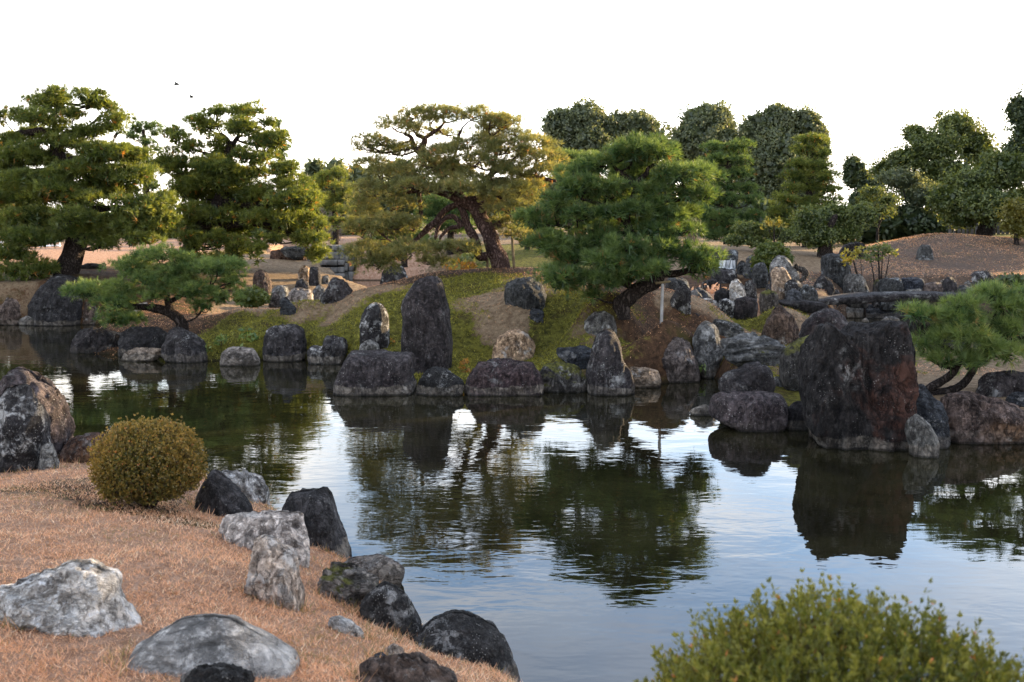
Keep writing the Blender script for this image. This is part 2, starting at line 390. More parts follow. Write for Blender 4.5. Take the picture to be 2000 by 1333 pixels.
def axis(segs):
    out = []
    for a, b, st in segs: out += list(np.arange(a, b, st))
    out.append(segs[-1][1]); return np.array(out)
def warp_axis(lo, hi, c, fine, grow):
    a = [0.0]; s = fine
    while a[-1] < hi - c:
        a.append(a[-1] + s)
        s *= grow if a[-1] > 0 else 1
    b = [0.0]; s = fine
    while b[-1] < c - lo: b.append(b[-1] + s); s *= grow
    return np.unique(np.concatenate([c - np.array(b)[::-1], c + np.array(a)]))
xs = np.unique(np.concatenate([np.arange(-13, 13, .16), 13 * 1.1 ** np.arange(0, 44), -13 * 1.1 ** np.arange(0, 44)]))
ys = np.unique(np.concatenate([-10 * 1.2 ** np.arange(0, 24)[::-1], np.arange(-10, 2.5, 1.0), np.arange(2.5, 9, .13), np.arange(9, 31, .19), 31 * 1.05 ** np.arange(0, 74)]))
GX, GY = np.meshgrid(xs, ys)
gx, gy = GX.ravel(), GY.ravel()
gz = H(gx, gy)
Z = zones(gx, gy)
nx, ny = len(xs), len(ys)
idx = np.arange(nx * ny).reshape(ny, nx)
F = np.stack([idx[:-1, :-1], idx[:-1, 1:], idx[1:, 1:], idx[1:, :-1]], -1).reshape(-1, 4)

def ground_mat():
    s = NT("garden_ground")
    geo = s.n("ShaderNodeNewGeometry"); v = geo.outputs["Position"]
    zo, zm, zl, zs = (s.attr(k) for k in ("zone_orange", "zone_moss", "zone_litter", "zone_sand"))
    n1 = s.noise(v, 1.3, 8, .65, .4); n2 = s.noise(v, 9, 8, .7); n3 = s.noise(v, 60, 4, .7); nb = s.noise(v, .35, 4, .6)
    dry = s.mix(s.ramp(n2, .35, .65), (.15, .10, .06), (.33, .24, .15))
    orange = s.mix(s.ramp(n2, .3, .7), (.32, .17, .10), (.56, .36, .245))
    sand = s.mix(s.ramp(n2, .3, .65), (.075, .05, .036), (.17, .12, .088))
    sand = s.mix(s.ramp(n1, .55, .72, 0, .5), sand, (.11, .10, .03))
    vo = s.n("ShaderNodeTexVoronoi"); s.l(v, vo.inputs["Vector"]); vo.inputs["Scale"].default_value = 7
    sand = s.mix(s.math('MULTIPLY', s.ramp(vo.outputs["Distance"], .2, .12), s.ramp(s.noise(v, 2.1, 3), .5, .6)), sand, (.38, .34, .30))
    litter = s.mix(s.ramp(n2, .35, .68), (.035, .02, .012), (.14, .075, .04))
    litter = s.mix(s.ramp(n1, .52, .66, 0, .7), litter, (.06, .055, .012))
    moss = s.mix(s.ramp(n2, .35, .62), (.028, .03, .005), (.165, .155, .025))
    moss = s.mix(s.ramp(n1, .54, .66, 0, .85), moss, (.05, .032, .016))
    moss = s.mix(s.ramp(n3, .5, .7, 0, .5), moss, (.2, .19, .04))
    def m(z, lo=.38, hi=.56):
        return s.ramp(s.math('ADD', z, s.math('ADD', s.math('MULTIPLY', s.math('SUBTRACT', n1, .5), .9), s.math('MULTIPLY', s.math('SUBTRACT', n2, .5), 1.1))), lo, hi)
    col = s.mix(m(zs), dry, sand); col = s.mix(m(zo), col, orange); col = s.mix(m(zl), col, litter); col = s.mix(m(zm), col, moss)
    col = s.mix(s.ramp(n3, .42, .62, .35, 0), col, (.03, .02, .012))
    sz = s.n("ShaderNodeSeparateXYZ"); s.l(v, sz.inputs[0])
    col = s.mix(s.ramp(sz.outputs[2], .10, -.02), col, (.02, .017, .01))
    h = s.math('ADD', n2, s.math('MULTIPLY', n3, .5))
    s.pbr(col, .95, s.bump(h, 1.0, .07), .1)
    return s.m
M['ground'] = ground_mat()
me = mesh_np("ground", np.stack([gx, gy, gz], 1), F, M['ground'], True,
             {"zone_orange": Z['o'], "zone_moss": Z['m'], "zone_litter": Z['l'], "zone_sand": Z['s']})
link("ground", me, kind="structure")

def water_mat():
    s = NT("pond_water")
    geo = s.n("ShaderNodeNewGeometry"); v = geo.outputs["Position"]
    # wind patches: rippled areas and calmer ones
    patch = s.ramp(s.noise(v, .16, 3, .5, .3), .40, .62, .25, 1.0)
    a = s.noise(s.mapping(v, (1, 1.7, 1), (0, 0, .25)), 1.5, 3, .45, .5)
    b = s.noise(s.mapping(v, (1, 2.6, 1), (0, 0, -.12)), 4.2, 2, .5, .4)
    c = s.noise(s.mapping(v, (1, 1.5, 1)), .5, 2, .4, .2)
    h = s.math('ADD', s.math('MULTIPLY', a, .55), s.math('MULTIPLY', s.math('MULTIPLY', b, patch), .22))
    h = s.math('ADD', h, s.math('MULTIPLY', c, .5))
    nb = s.bump(h, 1.0, .0065)
    fr = s.n("ShaderNodeFresnel"); fr.inputs[0].default_value = 1.5; s.l(nb, fr.inputs["Normal"])
    dif = s.n("ShaderNodeBsdfDiffuse")
    s.l(s.mix(s.ramp(s.noise(v, .7, 5, .6, .5), .35, .68), (.006, .0055, .0025), (.017, .0155, .0065)), dif.inputs[0])
    gl = s.n("ShaderNodeBsdfGlossy"); gl.inputs["Roughness"].default_value = .012; s.l(nb, gl.inputs["Normal"])
    gl.inputs[0].default_value = (1, 1, 1, 1)
    mx = s.n("ShaderNodeMixShader"); s.l(fr.outputs[0], mx.inputs[0]); s.l(dif.outputs[0], mx.inputs[1]); s.l(gl.outputs[0], mx.inputs[2])
    s.l(mx.outputs[0], s.out.inputs[0])
    return s.m
M['water'] = water_mat()
wx0, wx1, wy0, wy1 = -90, 90, 3.2, 52
link("pond_water", mesh_np("pond_water", [(wx0, wy0, 0), (wx1, wy0, 0), (wx1, wy1, 0), (wx0, wy1, 0)], [(0, 1, 2, 3)], M['water']), kind="structure")
# ---------------------------------------------------------------- rocks
ROCKS = []
def rock(label, mat, dep, poly, th=.75, n=3.6, lean=.2, grain=(1, 1, .55), rough=.058, facet=6, res=1.0, cat="rock", name="rock", sub=.28, seed=None, strata=None, group=None, yoff=None):
    """dep: ('w', v) front waterline row, ('g', u, v) stands on the ground seen there, or a distance in metres."""
    seed = seed if seed is not None else (abs(hash_label(label)) % 9973)
    rg = np.random.default_rng(seed)
    poly = np.array(poly, float)
    wpx = poly[:, 0].max() - poly[:, 0].min(); hpx = poly[:, 1].max() - poly[:, 1].min()
    if isinstance(dep, tuple):
        if dep[0] == 'w': yf = Yz(1000, dep[1], 0)
        else: yf = ground_hit(dep[1], dep[2])
        T = th * min(wpx, hpx * 1.4) / FPX * yf
        Y = yf + T * .42
    else:
        Y = dep; T = th * min(wpx, hpx * 1.4) / FPX * Y
    if yoff: Y += yoff
    Yp = Y - T * (.4 if n >= 4.5 else .24)      # the outline is that of the side that faces the pond
    pw = np.array([[P(u, v, Yp)[0], Y, P(u, v, Y)[2]] for u, v in poly])
    Q = pw[:, [0, 2]]
    c = (Q.max(0) + Q.min(0)) / 2; c = .5 * c + .5 * Q.mean(0)
    NA = int((46 if wpx < 60 else 78 if wpx < 140 else 126) * res); NL = int(NA * .42)
    th_a = np.linspace(0, 2 * np.pi, NA, endpoint=False)
    dx, dz = np.cos(th_a), np.sin(th_a)
    R = np.zeros(NA)
    for i in range(len(Q)):
        a = Q[i] - c; b = Q[(i + 1) % len(Q)] - c; e = b - a
        den = dx * e[1] - dz * e[0]
        with np.errstate(divide='ignore', invalid='ignore'):
            t = (a[0] * e[1] - a[1] * e[0]) / den
            s = (a[0] * dz - a[1] * dx) / den
        ok = (np.abs(den) > 1e-9) & (t > 0) & (s >= -1e-6) & (s <= 1 + 1e-6)
        R = np.where(ok & (t > R), t, R)
    R = np.where(R <= 0, np.median(R), R)
    R = (.5 * R + .25 * (np.roll(R, 1) + np.roll(R, -1))) * (.995 - .45 * rough)
    ph = np.linspace(-np.pi / 2, np.pi / 2, 2001)
    ex = 2.0 / n
    S = np.abs(np.cos(ph)) ** ex; Dp = np.sign(np.sin(ph)) * np.abs(np.sin(ph)) ** ex
    # rings spread evenly over the skin, more of them on the side that faces the pond
    wgt = np.hypot(np.diff(S) * R.mean(), np.diff(Dp) * T / 2) * np.where(ph[1:] < .15, 1.0, .45)
    al = np.concatenate([[0], np.cumsum(wgt)]); tq = np.linspace(0, al[-1], NL + 2)[1:-1]
    S = np.interp(tq, al, S); Dp = np.interp(tq, al, Dp)
    hgt = Q[:, 1].max() - Q[:, 1].min()
    zmin = Q[:, 1].min()
    X = c[0] + S[:, None] * (R * dx)[None]
    Zz = c[1] + S[:, None] * (R * dz)[None] - lean * hgt * (np.abs(Dp) ** 1.6)[:, None] * np.clip((R * dz)[None] * S[:, None] / hgt + .6, 0, 1)
    Yy = Y + (Dp * T / 2)[:, None] + 0 * X
    # front leans back towards the top
    Yy = Yy + np.where(Yy < Y, (Zz - c[1]) * .18, 0)
    low = np.clip((zmin + .22 * hgt - Zz) / (.22 * hgt), 0, 1)
    Zz = Zz - low * sub
    V = np.stack([X.ravel(), Yy.ravel(), Zz.ravel()], 1)
    front = np.array([[c[0], Y - T / 2, c[1] - lean * hgt * .5]]); back = np.array([[c[0], Y + T / 2, c[1] - lean * hgt * .5]])
    V = np.concatenate([V, front, back])
    ctr = np.array([c[0], Y, c[1]])
    size = math.sqrt(max((Q[:, 0].max() - Q[:, 0].min()), .05) * max(hgt, .05))
    half = np.array([(Q[:, 0].max() - Q[:, 0].min()) / 2, T / 2, hgt / 2])
    f1 = fbm(V * (1.5 / size) + seed, seed % 50, 3)
    stp = fbm(V * (2.3 / size) * np.array(grain) + seed * .3, seed % 50 + 23, 3) * 5; fr = stp - np.floor(stp); stp = (np.floor(stp) + np.clip((fr - .35) / .3, 0, 1)) / 5
    dirn = unit((V - ctr) / half)
    V = V + dirn * (size * rough * (1.1 * f1 + 1.5 * stp))[:, None] * np.array([.8, 1.1, .8])
    # flat broken faces
    for k in range(int(facet * 1.5)):
        d = rg.normal(size=3); d /= np.linalg.norm(d); d[1] = -abs(d[1]) - .5 if k % 4 else abs(d[1]) + .4; d[2] = d[2] * .8 + .12
        d /= np.linalg.norm(d)
        pr = (V - ctr) @ d
        h = pr.max() * rg.uniform(.78, .96)
        V = V - np.maximum(pr - h, 0)[:, None] * d[None] * .92
    # relief
    rd = 1 - np.abs(fbm(V * (3.2 / size) * np.array(grain) + seed * 1.7, seed % 50 + 9, 4)) * 2.2
    f3 = 1 - np.abs(fbm(V * (7.5 / size) * np.array(grain) + seed, seed % 50 + 17, 4)) * 3
    disp = size * rough * (.6 * rd + .62 * f3)
    if strata:
        q = V @ np.array(strata) + .25 * size * f1
        st = vnoise(np.stack([q * 11 / size, q * 0, q * 0 + seed], 1), 3)
        disp = disp + size * rough * .9 * np.sign(st) * np.abs(st) ** .6
    V = V + dirn * disp[:, None] * np.array([.8, 1.1, .8])
    Fq = []
    i = np.arange(NL - 1)[:, None] * NA; j = np.arange(NA)[None]; j2 = (j + 1) % NA
    Fq = np.stack([i + j, i + NA + j + 0 * i, i + NA + j2, i + j2], -1).reshape(-1, 4)
    b0 = (NL - 1) * NA
    tris = np.concatenate([np.stack([Fq[:, 0], Fq[:, 3], Fq[:, 2]], 1), np.stack([Fq[:, 0], Fq[:, 2], Fq[:, 1]], 1),
                           np.stack([0 * j[0] + NL * NA, j2[0], j[0]], 1),
                           np.stack([0 * j[0] + NL * NA + 1, b0 + j[0], b0 + j2[0]], 1)])
    base = np.array([c[0], Y, zmin])
    me = mesh_np(name, V - base, tris, M[mat], mat == 'smooth')
    ROCKS.append((c[0], Y, (Q[:, 0].max() - Q[:, 0].min()) / 2, T / 2))
    o = link(name, me, None, label, cat, group, None, base)
    return o
def hash_label(s):
    h = 7
    for ch in s: h = (h * 131 + ord(ch)) % 1000003
    return h

GI = "stones along the island shore"
rock("brown craggy bank rock below the big pine at the left edge of the pond", 'brown', ('w',635), [(-40,640),(-40,600),(2,592),(12,578),(22,573),(38,585),(45,605),(51,625),(50,634)], rough=.08)
rock("low flat pale grey rock at the water under the big left pine", 'grey', ('w',636), [(32,634),(34,624),(50,618),(75,616),(98,620),(104,630),(100,636),(60,638)])
rock("large black bank boulder right under the left pine trunk", 'dark', 25.9, [(46,640),(46,592),(68,562),(95,538),(125,540),(144,565),(156,596),(158,640)], th=.9, n=5, facet=2)
rock("lumpy brown rock beside the large black bank boulder", 'brown', ('w',634), [(155,632),(156,600),(165,590),(186,590),(195,610),(190,634)], rough=.08)
rock("flat dark stone lying on the dry lawn behind the left pine trunk", 'dark', ('g',178,526), [(150,527),(152,519),(170,515),(198,517),(208,524),(205,528)])
rock("pinkish rock behind the low spreading pine, at the left shore", 'pinkwhite', ('w',633), [(255,634),(262,600),(268,588),(285,590),(300,610),(305,634)])
rock("dark split rock with a pale top, leftmost in the island's front row", 'dark', ('w',690), [(137,688),(140,668),(150,648),(175,642),(200,641),(215,645),(232,650),(232,685),(195,690)], rough=.07, group=GI)
rock("long dark rock under the low spreading pine", 'dark', ('w',697), [(231,692),(233,650),(250,641),(300,640),(318,648),(322,694)], group=GI)
rock("flat layered tan rock lying in the water below the low pine", 'tan', ('w',706), [(235,702),(245,690),(258,683),(310,681),(315,692),(300,703),(250,707)], strata=(0,.2,1), group=GI)
rock("big angular slate-like dark rock sloping down to the right", 'dark', ('w',708), [(317,690),(320,645),(338,637),(375,652),(388,665),(395,690),(407,706),(370,709),(340,702)], facet=14, n=4, group=GI)
rock("low domed tan rock with a dark crown in the island's front row", 'tan', ('w',715), [(425,713),(432,692),(445,682),(470,678),(490,684),(503,700),(507,713)], group=GI)
rock("dark squarish rock with a flat top by the mossy slope", 'dark', ('w',706), [(518,700),(514,680),(515,645),(530,636),(560,634),(588,645),(590,670),(587,695),(570,706),(530,706)], n=4.5, facet=6, group=GI)
rock("two-humped dark rock left of the big pale-footed block", 'dark2', ('w',712), [(600,705),(600,683),(608,675),(628,678),(632,660),(645,657),(670,660),(675,680),(668,705),(640,713),(615,711)], group=GI)
rock("big brown block with a flat top and pale foot, in front of the tallest stone", 'purple', ('w',771), [(647,762),(650,745),(672,695),(680,688),(720,687),(745,683),(760,688),(800,690),(801,740),(808,752),(800,762),(760,768),(700,771),(660,768)], n=6, facet=1, th=.9, rough=.04, lean=.12, group=GI)
rock("narrow upright stone with white lichen left of the tallest stone", 'dark2', ('g',730,684), [(705,690),(706,620),(712,602),(725,593),(745,593),(752,605),(757,640),(758,688)], n=3.5, rough=.04)
rock("small low white-topped rock between the narrow upright stone and the big block", 'grey', ('g',720,690), [(698,694),(705,672),(718,666),(738,670),(742,692)])
rock("tallest standing stone, dark and rounded at the top, on the mossy shore", 'dark', ('g',830,731), [(800,735),(785,700),(783,650),(787,620),(784,600),(790,578),(800,560),(810,542),(825,533),(845,535),(857,548),(862,565),(867,590),(874,605),(876,640),(880,670),(880,700),(870,718),(858,735)], n=4, th=1.1, lean=.06, facet=6, rough=.042, grain=(1.6, 1.6, .4))
rock("small domed rock with a white foot right of the big flat-topped block", 'speckled', ('w',773), [(810,765),(815,745),(832,725),(850,717),(875,722),(885,730),(903,742),(908,755),(900,770),(850,774)], group=GI)
rock("broad dark flat-topped boulder with a pale foot, middle of the island's front", 'purple', ('w',772), [(905,765),(910,742),(935,708),(960,706),(1000,705),(1040,708),(1050,725),(1060,750),(1058,765),(1000,773),(930,771)], n=5, facet=1, lean=.15, group=GI)
rock("pale rounded triangular rock on the moss above the broad dark boulder", 'pinkwhite', ('g',1000,708), [(961,710),(965,680),(975,660),(992,648),(1010,645),(1035,660),(1044,675),(1038,695),(1032,712)])
rock("low moss-capped slab right of the broad dark boulder", 'mossy', ('w',766), [(1052,760),(1052,735),(1060,715),(1090,710),(1125,715),(1145,735),(1147,755),(1135,765)], group=GI)
rock("blue-grey slab half hidden behind the dark pointed shore stone", 'slate', ('g',1120,716), [(1087,692),(1090,680),(1110,682),(1140,677),(1158,685),(1162,720),(1120,720),(1105,708)])
rock("dark pointed shore stone like a leaning cone, below the dark green pine", 'purple', ('w',771), [(1147,765),(1145,745),(1150,720),(1157,695),(1165,672),(1173,652),(1185,645),(1200,648),(1207,665),(1213,695),(1225,715),(1233,740),(1237,768),(1200,773)], lean=.1, th=1.0, group=GI)
rock("grey round rock on the slope just above the dark pointed shore stone", 'grey', ('g',1175,664), [(1142,640),(1145,622),(1160,611),(1180,609),(1198,618),(1205,640),(1204,656),(1180,665),(1158,658)])
rock("low tan-footed rock between the pointed stone and the yellow-lichened one", 'tan', ('w',757), [(1225,755),(1225,725),(1235,717),(1270,719),(1288,725),(1293,745),(1280,756)], group=GI)
rock("big mottled rock with pale blue and yellow lichen at the island's right shore", 'brown', ('w',747), [(1277,732),(1276,710),(1282,685),(1305,665),(1325,658),(1350,668),(1358,690),(1366,720),(1368,735),(1350,746),(1310,747)], rough=.06, group=GI)
rock("tall gnarled grey-brown rock right of the lichen-mottled one", 'grey', ('w',738), [(1375,735),(1368,715),(1360,690),(1357,660),(1365,635),(1385,627),(1400,640),(1411,665),(1409,700),(1410,725),(1395,738)], rough=.07, lean=.1, group=GI)
rock("grey ledge rock on the moss behind the tall gnarled rock", 'slab', ('g',1430,662), [(1392,645),(1400,625),(1425,628),(1450,640),(1454,650),(1453,664),(1420,667),(1405,660)])
rock("long flat wavy grey slab overhanging the dark gap at the island's right end", 'slab', ('g',1480,706), [(1411,692),(1412,678),(1425,662),(1450,657),(1500,660),(1530,672),(1545,690),(1540,707),(1500,712),(1460,704),(1425,700)], th=1.2, strata=(0,.3,1), yoff=-.2)
rock("small dark round rock in the gap under the long wavy slab", 'dark', ('w',738), [(1410,735),(1415,716),(1432,711),(1450,716),(1458,730),(1455,740)])
rock("brown pointed shield-shaped rock standing on the moss before the bridge", 'brown', ('g',1530,674), [(1493,650),(1500,625),(1515,605),(1528,594),(1545,608),(1558,625),(1562,645),(1556,670),(1540,678),(1515,672),(1500,664)], n=3.6, lean=.1)
rock("dark smooth whale-backed rock under the near end of the bridge", 'purple', ('g',1620,668), [(1562,672),(1575,635),(1595,612),(1620,602),(1645,607),(1658,625),(1664,650),(1655,672)], rough=.03)
rock("dark mossy hump joined to the left of the huge upright stone", 'mossy', 14.3, [(1535,735),(1538,690),(1555,670),(1590,658),(1625,652),(1640,700),(1620,745),(1560,742)])
rock("huge upright purple-brown stone with a jagged top at the right shore", 'purple2', ('w',872), [(1587,825),(1587,760),(1592,720),(1600,690),(1612,660),(1618,640),(1630,633),(1648,650),(1665,652),(1685,638),(1710,641),(1740,634),(1768,636),(1773,670),(1776,700),(1781,740),(1781,800),(1782,830),(1775,864),(1740,870),(1690,875),(1640,866),(1605,845)], n=8, th=.6, lean=.0, facet=0, rough=.06, res=1.3, grain=(2.0, 2.0, .45))
rock("wide base boulder with a white water line, left of the huge upright stone", 'purple', ('w',842), [(1397,802),(1403,777),(1420,769),(1500,767),(1530,770),(1543,785),(1541,822),(1520,847),(1480,842),(1430,828),(1398,814)], n=5, facet=1, rough=.035, lean=.1)
rock("rounded two-lobed purple boulder resting on the wide base boulder", 'purple', 13.2, [(1409,760),(1407,745),(1420,730),(1448,722),(1465,710),(1485,706),(1505,718),(1515,735),(1517,755),(1505,772),(1450,777),(1420,772)], n=2.4, facet=2, rough=.045)
rock("dark rock filling the gap left of the huge upright stone", 'dark', ('w',840), [(1532,838),(1540,800),(1560,785),(1590,780),(1602,840)])
rock("small grey rock at the foot of the huge upright stone", 'grey', ('w',847), [(1582,846),(1586,824),(1598,815),(1610,825),(1612,847)])
rock("cleft grey stone standing in the water under the right pine", 'slate', ('w',874), [(1787,860),(1785,800),(1790,770),(1800,755),(1815,752),(1825,775),(1840,785),(1850,810),(1853,850),(1845,870),(1820,877),(1790,872)], rough=.06, lean=.08)
rock("low blocky grey stone foremost in the water under the right pine", 'grey', ('w',893), [(1780,855),(1777,820),(1790,806),(1810,815),(1825,835),(1835,860),(1833,893),(1805,893),(1784,880)], rough=.05)
rock("long rusty brown bank rock at the right edge of the pond", 'red', ('w',864), [(1845,858),(1845,800),(1855,780),(1880,771),(1920,778),(1950,790),(1985,800),(2020,812),(2050,862),(1900,866)], th=.6, rough=.08)
rock("small rounded grey rock on the right bank at the photo edge", 'slate', ('g',1990,800), [(1970,802),(1975,778),(1990,768),(2015,765),(2025,800)])
rock("wide dark purple rock on the sand behind the right pine", 'purple', ('g',1960,776), [(1912,770),(1918,745),(1940,730),(1985,728),(2040,732),(2050,778),(1950,778)])
rock("little crumpled stone breaking the water left of the base boulder", 'grey', ('w',812), [(1345,807),(1355,797),(1380,790),(1392,800),(1396,812),(1365,813)], sub=.1)
rock("small pale stone on the moss right of the two-lobed boulder", 'grey', ('g',1524,756), [(1512,757),(1514,736),(1530,738),(1538,756)])
rock("small flat pale stone beside the sandy patch", 'grey', ('g',1560,737), [(1540,738),(1548,730),(1575,729),(1590,735),(1575,739)])
rock("dark white-streaked boulder on the island slope under the dark green pine", 'streak', ('g',1028,600), [(985,578),(988,555),(1010,545),(1040,543),(1058,555),(1068,578),(1066,596),(1040,602),(1000,602),(987,592)], n=3.6)
rock("small blue-black triangular slab on the moss below the streaked boulder", 'slate', ('g',1050,639), [(1022,618),(1045,602),(1060,607),(1064,640),(1045,637)], facet=3, n=4, lean=.3)
rock("small dark pointed rock at the left end of the moss slope", 'slate', ('g',562,616), [(547,614),(547,585),(556,578),(565,590),(579,607),(572,618)])
rock("dark conical rock on the ridge in front of the stone wall", 'dark', ('g',655,590), [(622,592),(635,560),(648,543),(668,548),(680,565),(692,585),(690,592)], rough=.08)
rock("dark crag with white flecks right of the wooden pole", 'dark2', ('g',1330,608), [(1307,602),(1315,580),(1325,560),(1338,556),(1348,575),(1349,602),(1340,610)], rough=.08)
rock("low dark stone lying on the litter right of the pole", 'dark', ('g',1356,623), [(1341,620),(1348,613),(1362,612),(1370,620),(1366,625),(1348,625)])
rock("black and white rock behind the ridge under the red pine", 'dark2', 25.5, [(740,560),(748,532),(765,520),(785,524),(796,545),(798,560)])
# stones of the cove between the two left pines
rock("brown upright rock at the left of the dry mound", 'brown', 27.5, [(493,568),(496,535),(505,527),(518,530),(528,550),(527,568)])
rock("pale upright stone on the dry mound left of the black post-like block", 'pinkwhite', ('g',595,548), [(582,548),(584,525),(592,518),(603,522),(606,548)])
rock("black post-like block with a flat top before the stone wall", 'dark', ('g',612,558), [(603,558),(603,524),(608,521),(622,523),(626,556)], n=6, facet=1, rough=.03)
rock("round dark rock at the foot of the dry mound", 'dark', ('g',590,566), [(574,566),(577,550),(590,544),(601,552),(605,566)])
rock("white-streaked rock row end in the left cove", 'pinkwhite', 26.2, [(563,594),(563,570),(572,562),(590,565),(605,568),(612,592)], rough=.08)
rock("grey rounded cove rock left of the white-streaked one", 'grey', 26.6, [(528,588),(530,566),(542,559),(558,561),(566,586)])
rock("small grey rock at the right end of the left cove", 'grey', 26.5, [(607,585),(611,563),(622,556),(634,564),(637,584)])
rock("small pale rounded stone beside the black post-like block", 'grey', ('g',634,556), [(626,556),(630,540),(640,538),(644,556)])
rock("brown slanting rock right of the clipped round bush", 'brown', 24.5, [(524,600),(526,578),(536,570),(546,580),(549,602)])
rock("rough reddish rock face under the flat ledge behind the left mound", 'red', 34.5, [(524,522),(526,490),(545,488),(596,489),(602,520)], n=5, th=.3, rough=.07)
rock("flat pale ledge slab lying on the reddish rock face", 'slab', 34.2, [(545,491),(548,484),(575,481),(605,484),(606,491),(580,493)], n=4, facet=2)
# right of the island: dry stream, waterfall and cliff stones
rock("tan upright rock with vertical streaks behind the dark crag", 'streak', 22.2, [(1298,590),(1302,560),(1308,543),(1330,541),(1344,548),(1348,590)])
rock("grey rounded stone beside the dark crag in the dry stream row", 'grey', 21.6, [(1345,590),(1348,570),(1360,563),(1370,575),(1373,590)])
rock("slanted blue-black stone in the dry stream row", 'slate', 22.2, [(1358,584),(1356,568),(1366,561),(1380,570),(1394,584),(1385,590)])
rock("dark lump left of the white crag in the dry stream row", 'dark', 22.0, [(1396,588),(1397,570),(1410,563),(1424,566),(1428,590)])
rock("white crag with a pointed head in the dry stream row", 'white', 21.9, [(1426,590),(1427,560),(1433,545),(1442,544),(1455,560),(1458,588)])
rock("dark notched stone right of the white crag", 'dark2', 22.0, [(1455,588),(1457,552),(1468,546),(1477,556),(1480,588)])
rock("long low dark stone at the foot of the white crag", 'dark', 21.4, [(1432,600),(1436,586),(1455,580),(1475,584),(1484,600)])
rock("small dark stone between the slanted stone and the long low stone", 'dark2', 21.4, [(1403,600),(1406,587),(1420,583),(1436,590),(1437,600)])
rock("low white-flecked stone by the pink grass", 'white', 21.5, [(1368,596),(1370,585),(1385,582),(1402,589),(1404,598)])
rock("grey-green low stone at the stream left of the pink-white stone", 'mossy', 22.6, [(1484,590),(1487,573),(1502,566),(1518,572),(1522,590)])
rock("tall pink-white upright stone in the stone group before the round shrub", 'pinkwhite', 23.8, [(1510,580),(1509,530),(1518,523),(1532,524),(1543,538),(1547,555),(1540,580)], lean=.06)
rock("tall pointed grey rock just behind the pink-white stone", 'grey', 25.2, [(1508,560),(1511,515),(1522,501),(1532,498),(1545,508),(1556,525),(1560,560)])
rock("lumpy dark rock with pale flecks right of the pink-white stone", 'dark2', 23.6, [(1534,582),(1534,552),(1550,546),(1566,552),(1572,582)])
rock("small domed grey rock at the stream left of the bridge end", 'slate', 23.0, [(1538,590),(1541,570),(1552,563),(1564,570),(1568,590)])
rock("ribbed dark rock between the domed rock and the black triangle", 'streak', 23.4, [(1565,592),(1566,565),(1578,555),(1592,562),(1600,590)])
rock("black triangular rock left of the flat-topped stump-like stone", 'dark', ('g',1612,568), [(1588,568),(1597,550),(1609,537),(1622,548),(1634,566)])
rock("flat-topped stump-like stone with vertical grooves", 'streak', ('g',1640,556), [(1613,558),(1614,502),(1625,499),(1652,500),(1656,510),(1671,556)], n=5, facet=2, lean=.04)
rock("squat block with white lichen right of the grooved stump-like stone", 'grey', 26.5, [(1655,580),(1655,542),(1662,538),(1688,537),(1696,548),(1698,580)], n=4.5, facet=3)
rock("little black and white stone at the left bridge end", 'dark2', ('g',1625,579), [(1604,580),(1610,567),(1625,562),(1640,570),(1646,580)])
rock("dark columned cliff stone above the bridge, left one", 'streak', 27.2, [(1722,585),(1723,548),(1735,541),(1762,543),(1766,585)], n=5)
rock("short mossy stone between two upright cliff stones above the bridge", 'mossy', 27.3, [(1705,585),(1708,552),(1716,546),(1724,552),(1726,585)])
rock("blue-white topped block above the bridge", 'slate', 27.3, [(1763,570),(1764,544),(1800,542),(1806,546),(1803,566),(1790,572)], n=5, facet=3)
rock("pale flat stone wedged under the blue-white topped block", 'grey', 26.9, [(1768,573),(1770,566),(1800,565),(1806,573)])
rock("brown rounded rock behind the middle of the bridge", 'brown', 27.2, [(1800,580),(1804,556),(1825,551),(1846,556),(1850,580)])
rock("dark upright stone like a thumb behind the bridge", 'dark', 27.0, [(1842,580),(1846,548),(1854,538),(1864,540),(1872,556),(1876,580)])
rock("slanting grey slab behind the right bridge end", 'slab', 27.0, [(1870,580),(1872,560),(1885,556),(1903,565),(1906,580)])
rock("dark angular boulder on the sandy slope behind the right pine", 'dark2', ('g',1915,562), [(1888,562),(1893,546),(1908,530),(1935,531),(1945,545),(1948,562)])
rock("small white-flecked boulder left of the dark angular one on the slope", 'grey', ('g',1890,562), [(1878,563),(1882,550),(1892,546),(1902,562)])
rock("grey-blue facing stone under the bridge, left", 'grey', 27.4, [(1640,628),(1645,598),(1672,594),(1690,600),(1692,628)], th=.5)
rock("blue-green facing stone under the bridge, middle", 'slate', 27.3, [(1690,630),(1692,594),(1720,590),(1765,592),(1768,630)], th=.4, n=6, facet=2)
rock("pale vertical facing stone under the bridge, right", 'streak', 27.3, [(1766,628),(1767,590),(1790,588),(1794,628)], th=.6, n=6, facet=2)
rock("dark facing stone beyond the pale vertical one under the bridge", 'dark', 27.3, [(1794,628),(1796,588),(1840,588),(1846,628)], th=.5, n=5, facet=3)
rock("low pale rock in the water under the bridge", 'grey', ('w',633), [(1722,632),(1725,622),(1740,619),(1756,622),(1761,632)])
rock("tiny white stone in the water under the bridge", 'white', ('w',631), [(1684,630),(1687,624),(1692,621),(1697,626),(1698,631)], res=.6)
rock("tall slanted dark slab right of the waterfall", 'slab', 27.5, [(1450,562),(1455,530),(1462,505),(1475,496),(1483,512),(1484,562)], strata=(.7,0,.7))
rock("grey rounded upright stone before the round green shrub", 'streak', 26.2, [(1470,556),(1472,522),(1482,512),(1494,514),(1500,530),(1501,556)])
rock("narrow grey pillar stone beside the waterfall", 'streak', 27.8, [(1441,562),(1442,520),(1448,508),(1457,512),(1460,562)], n=5)
rock("dark lintel rock lying across the top of the waterfall", 'dark2', 28.6, [(1373,506),(1377,490),(1400,488),(1424,490),(1428,508),(1400,511)], n=4, th=1.2)
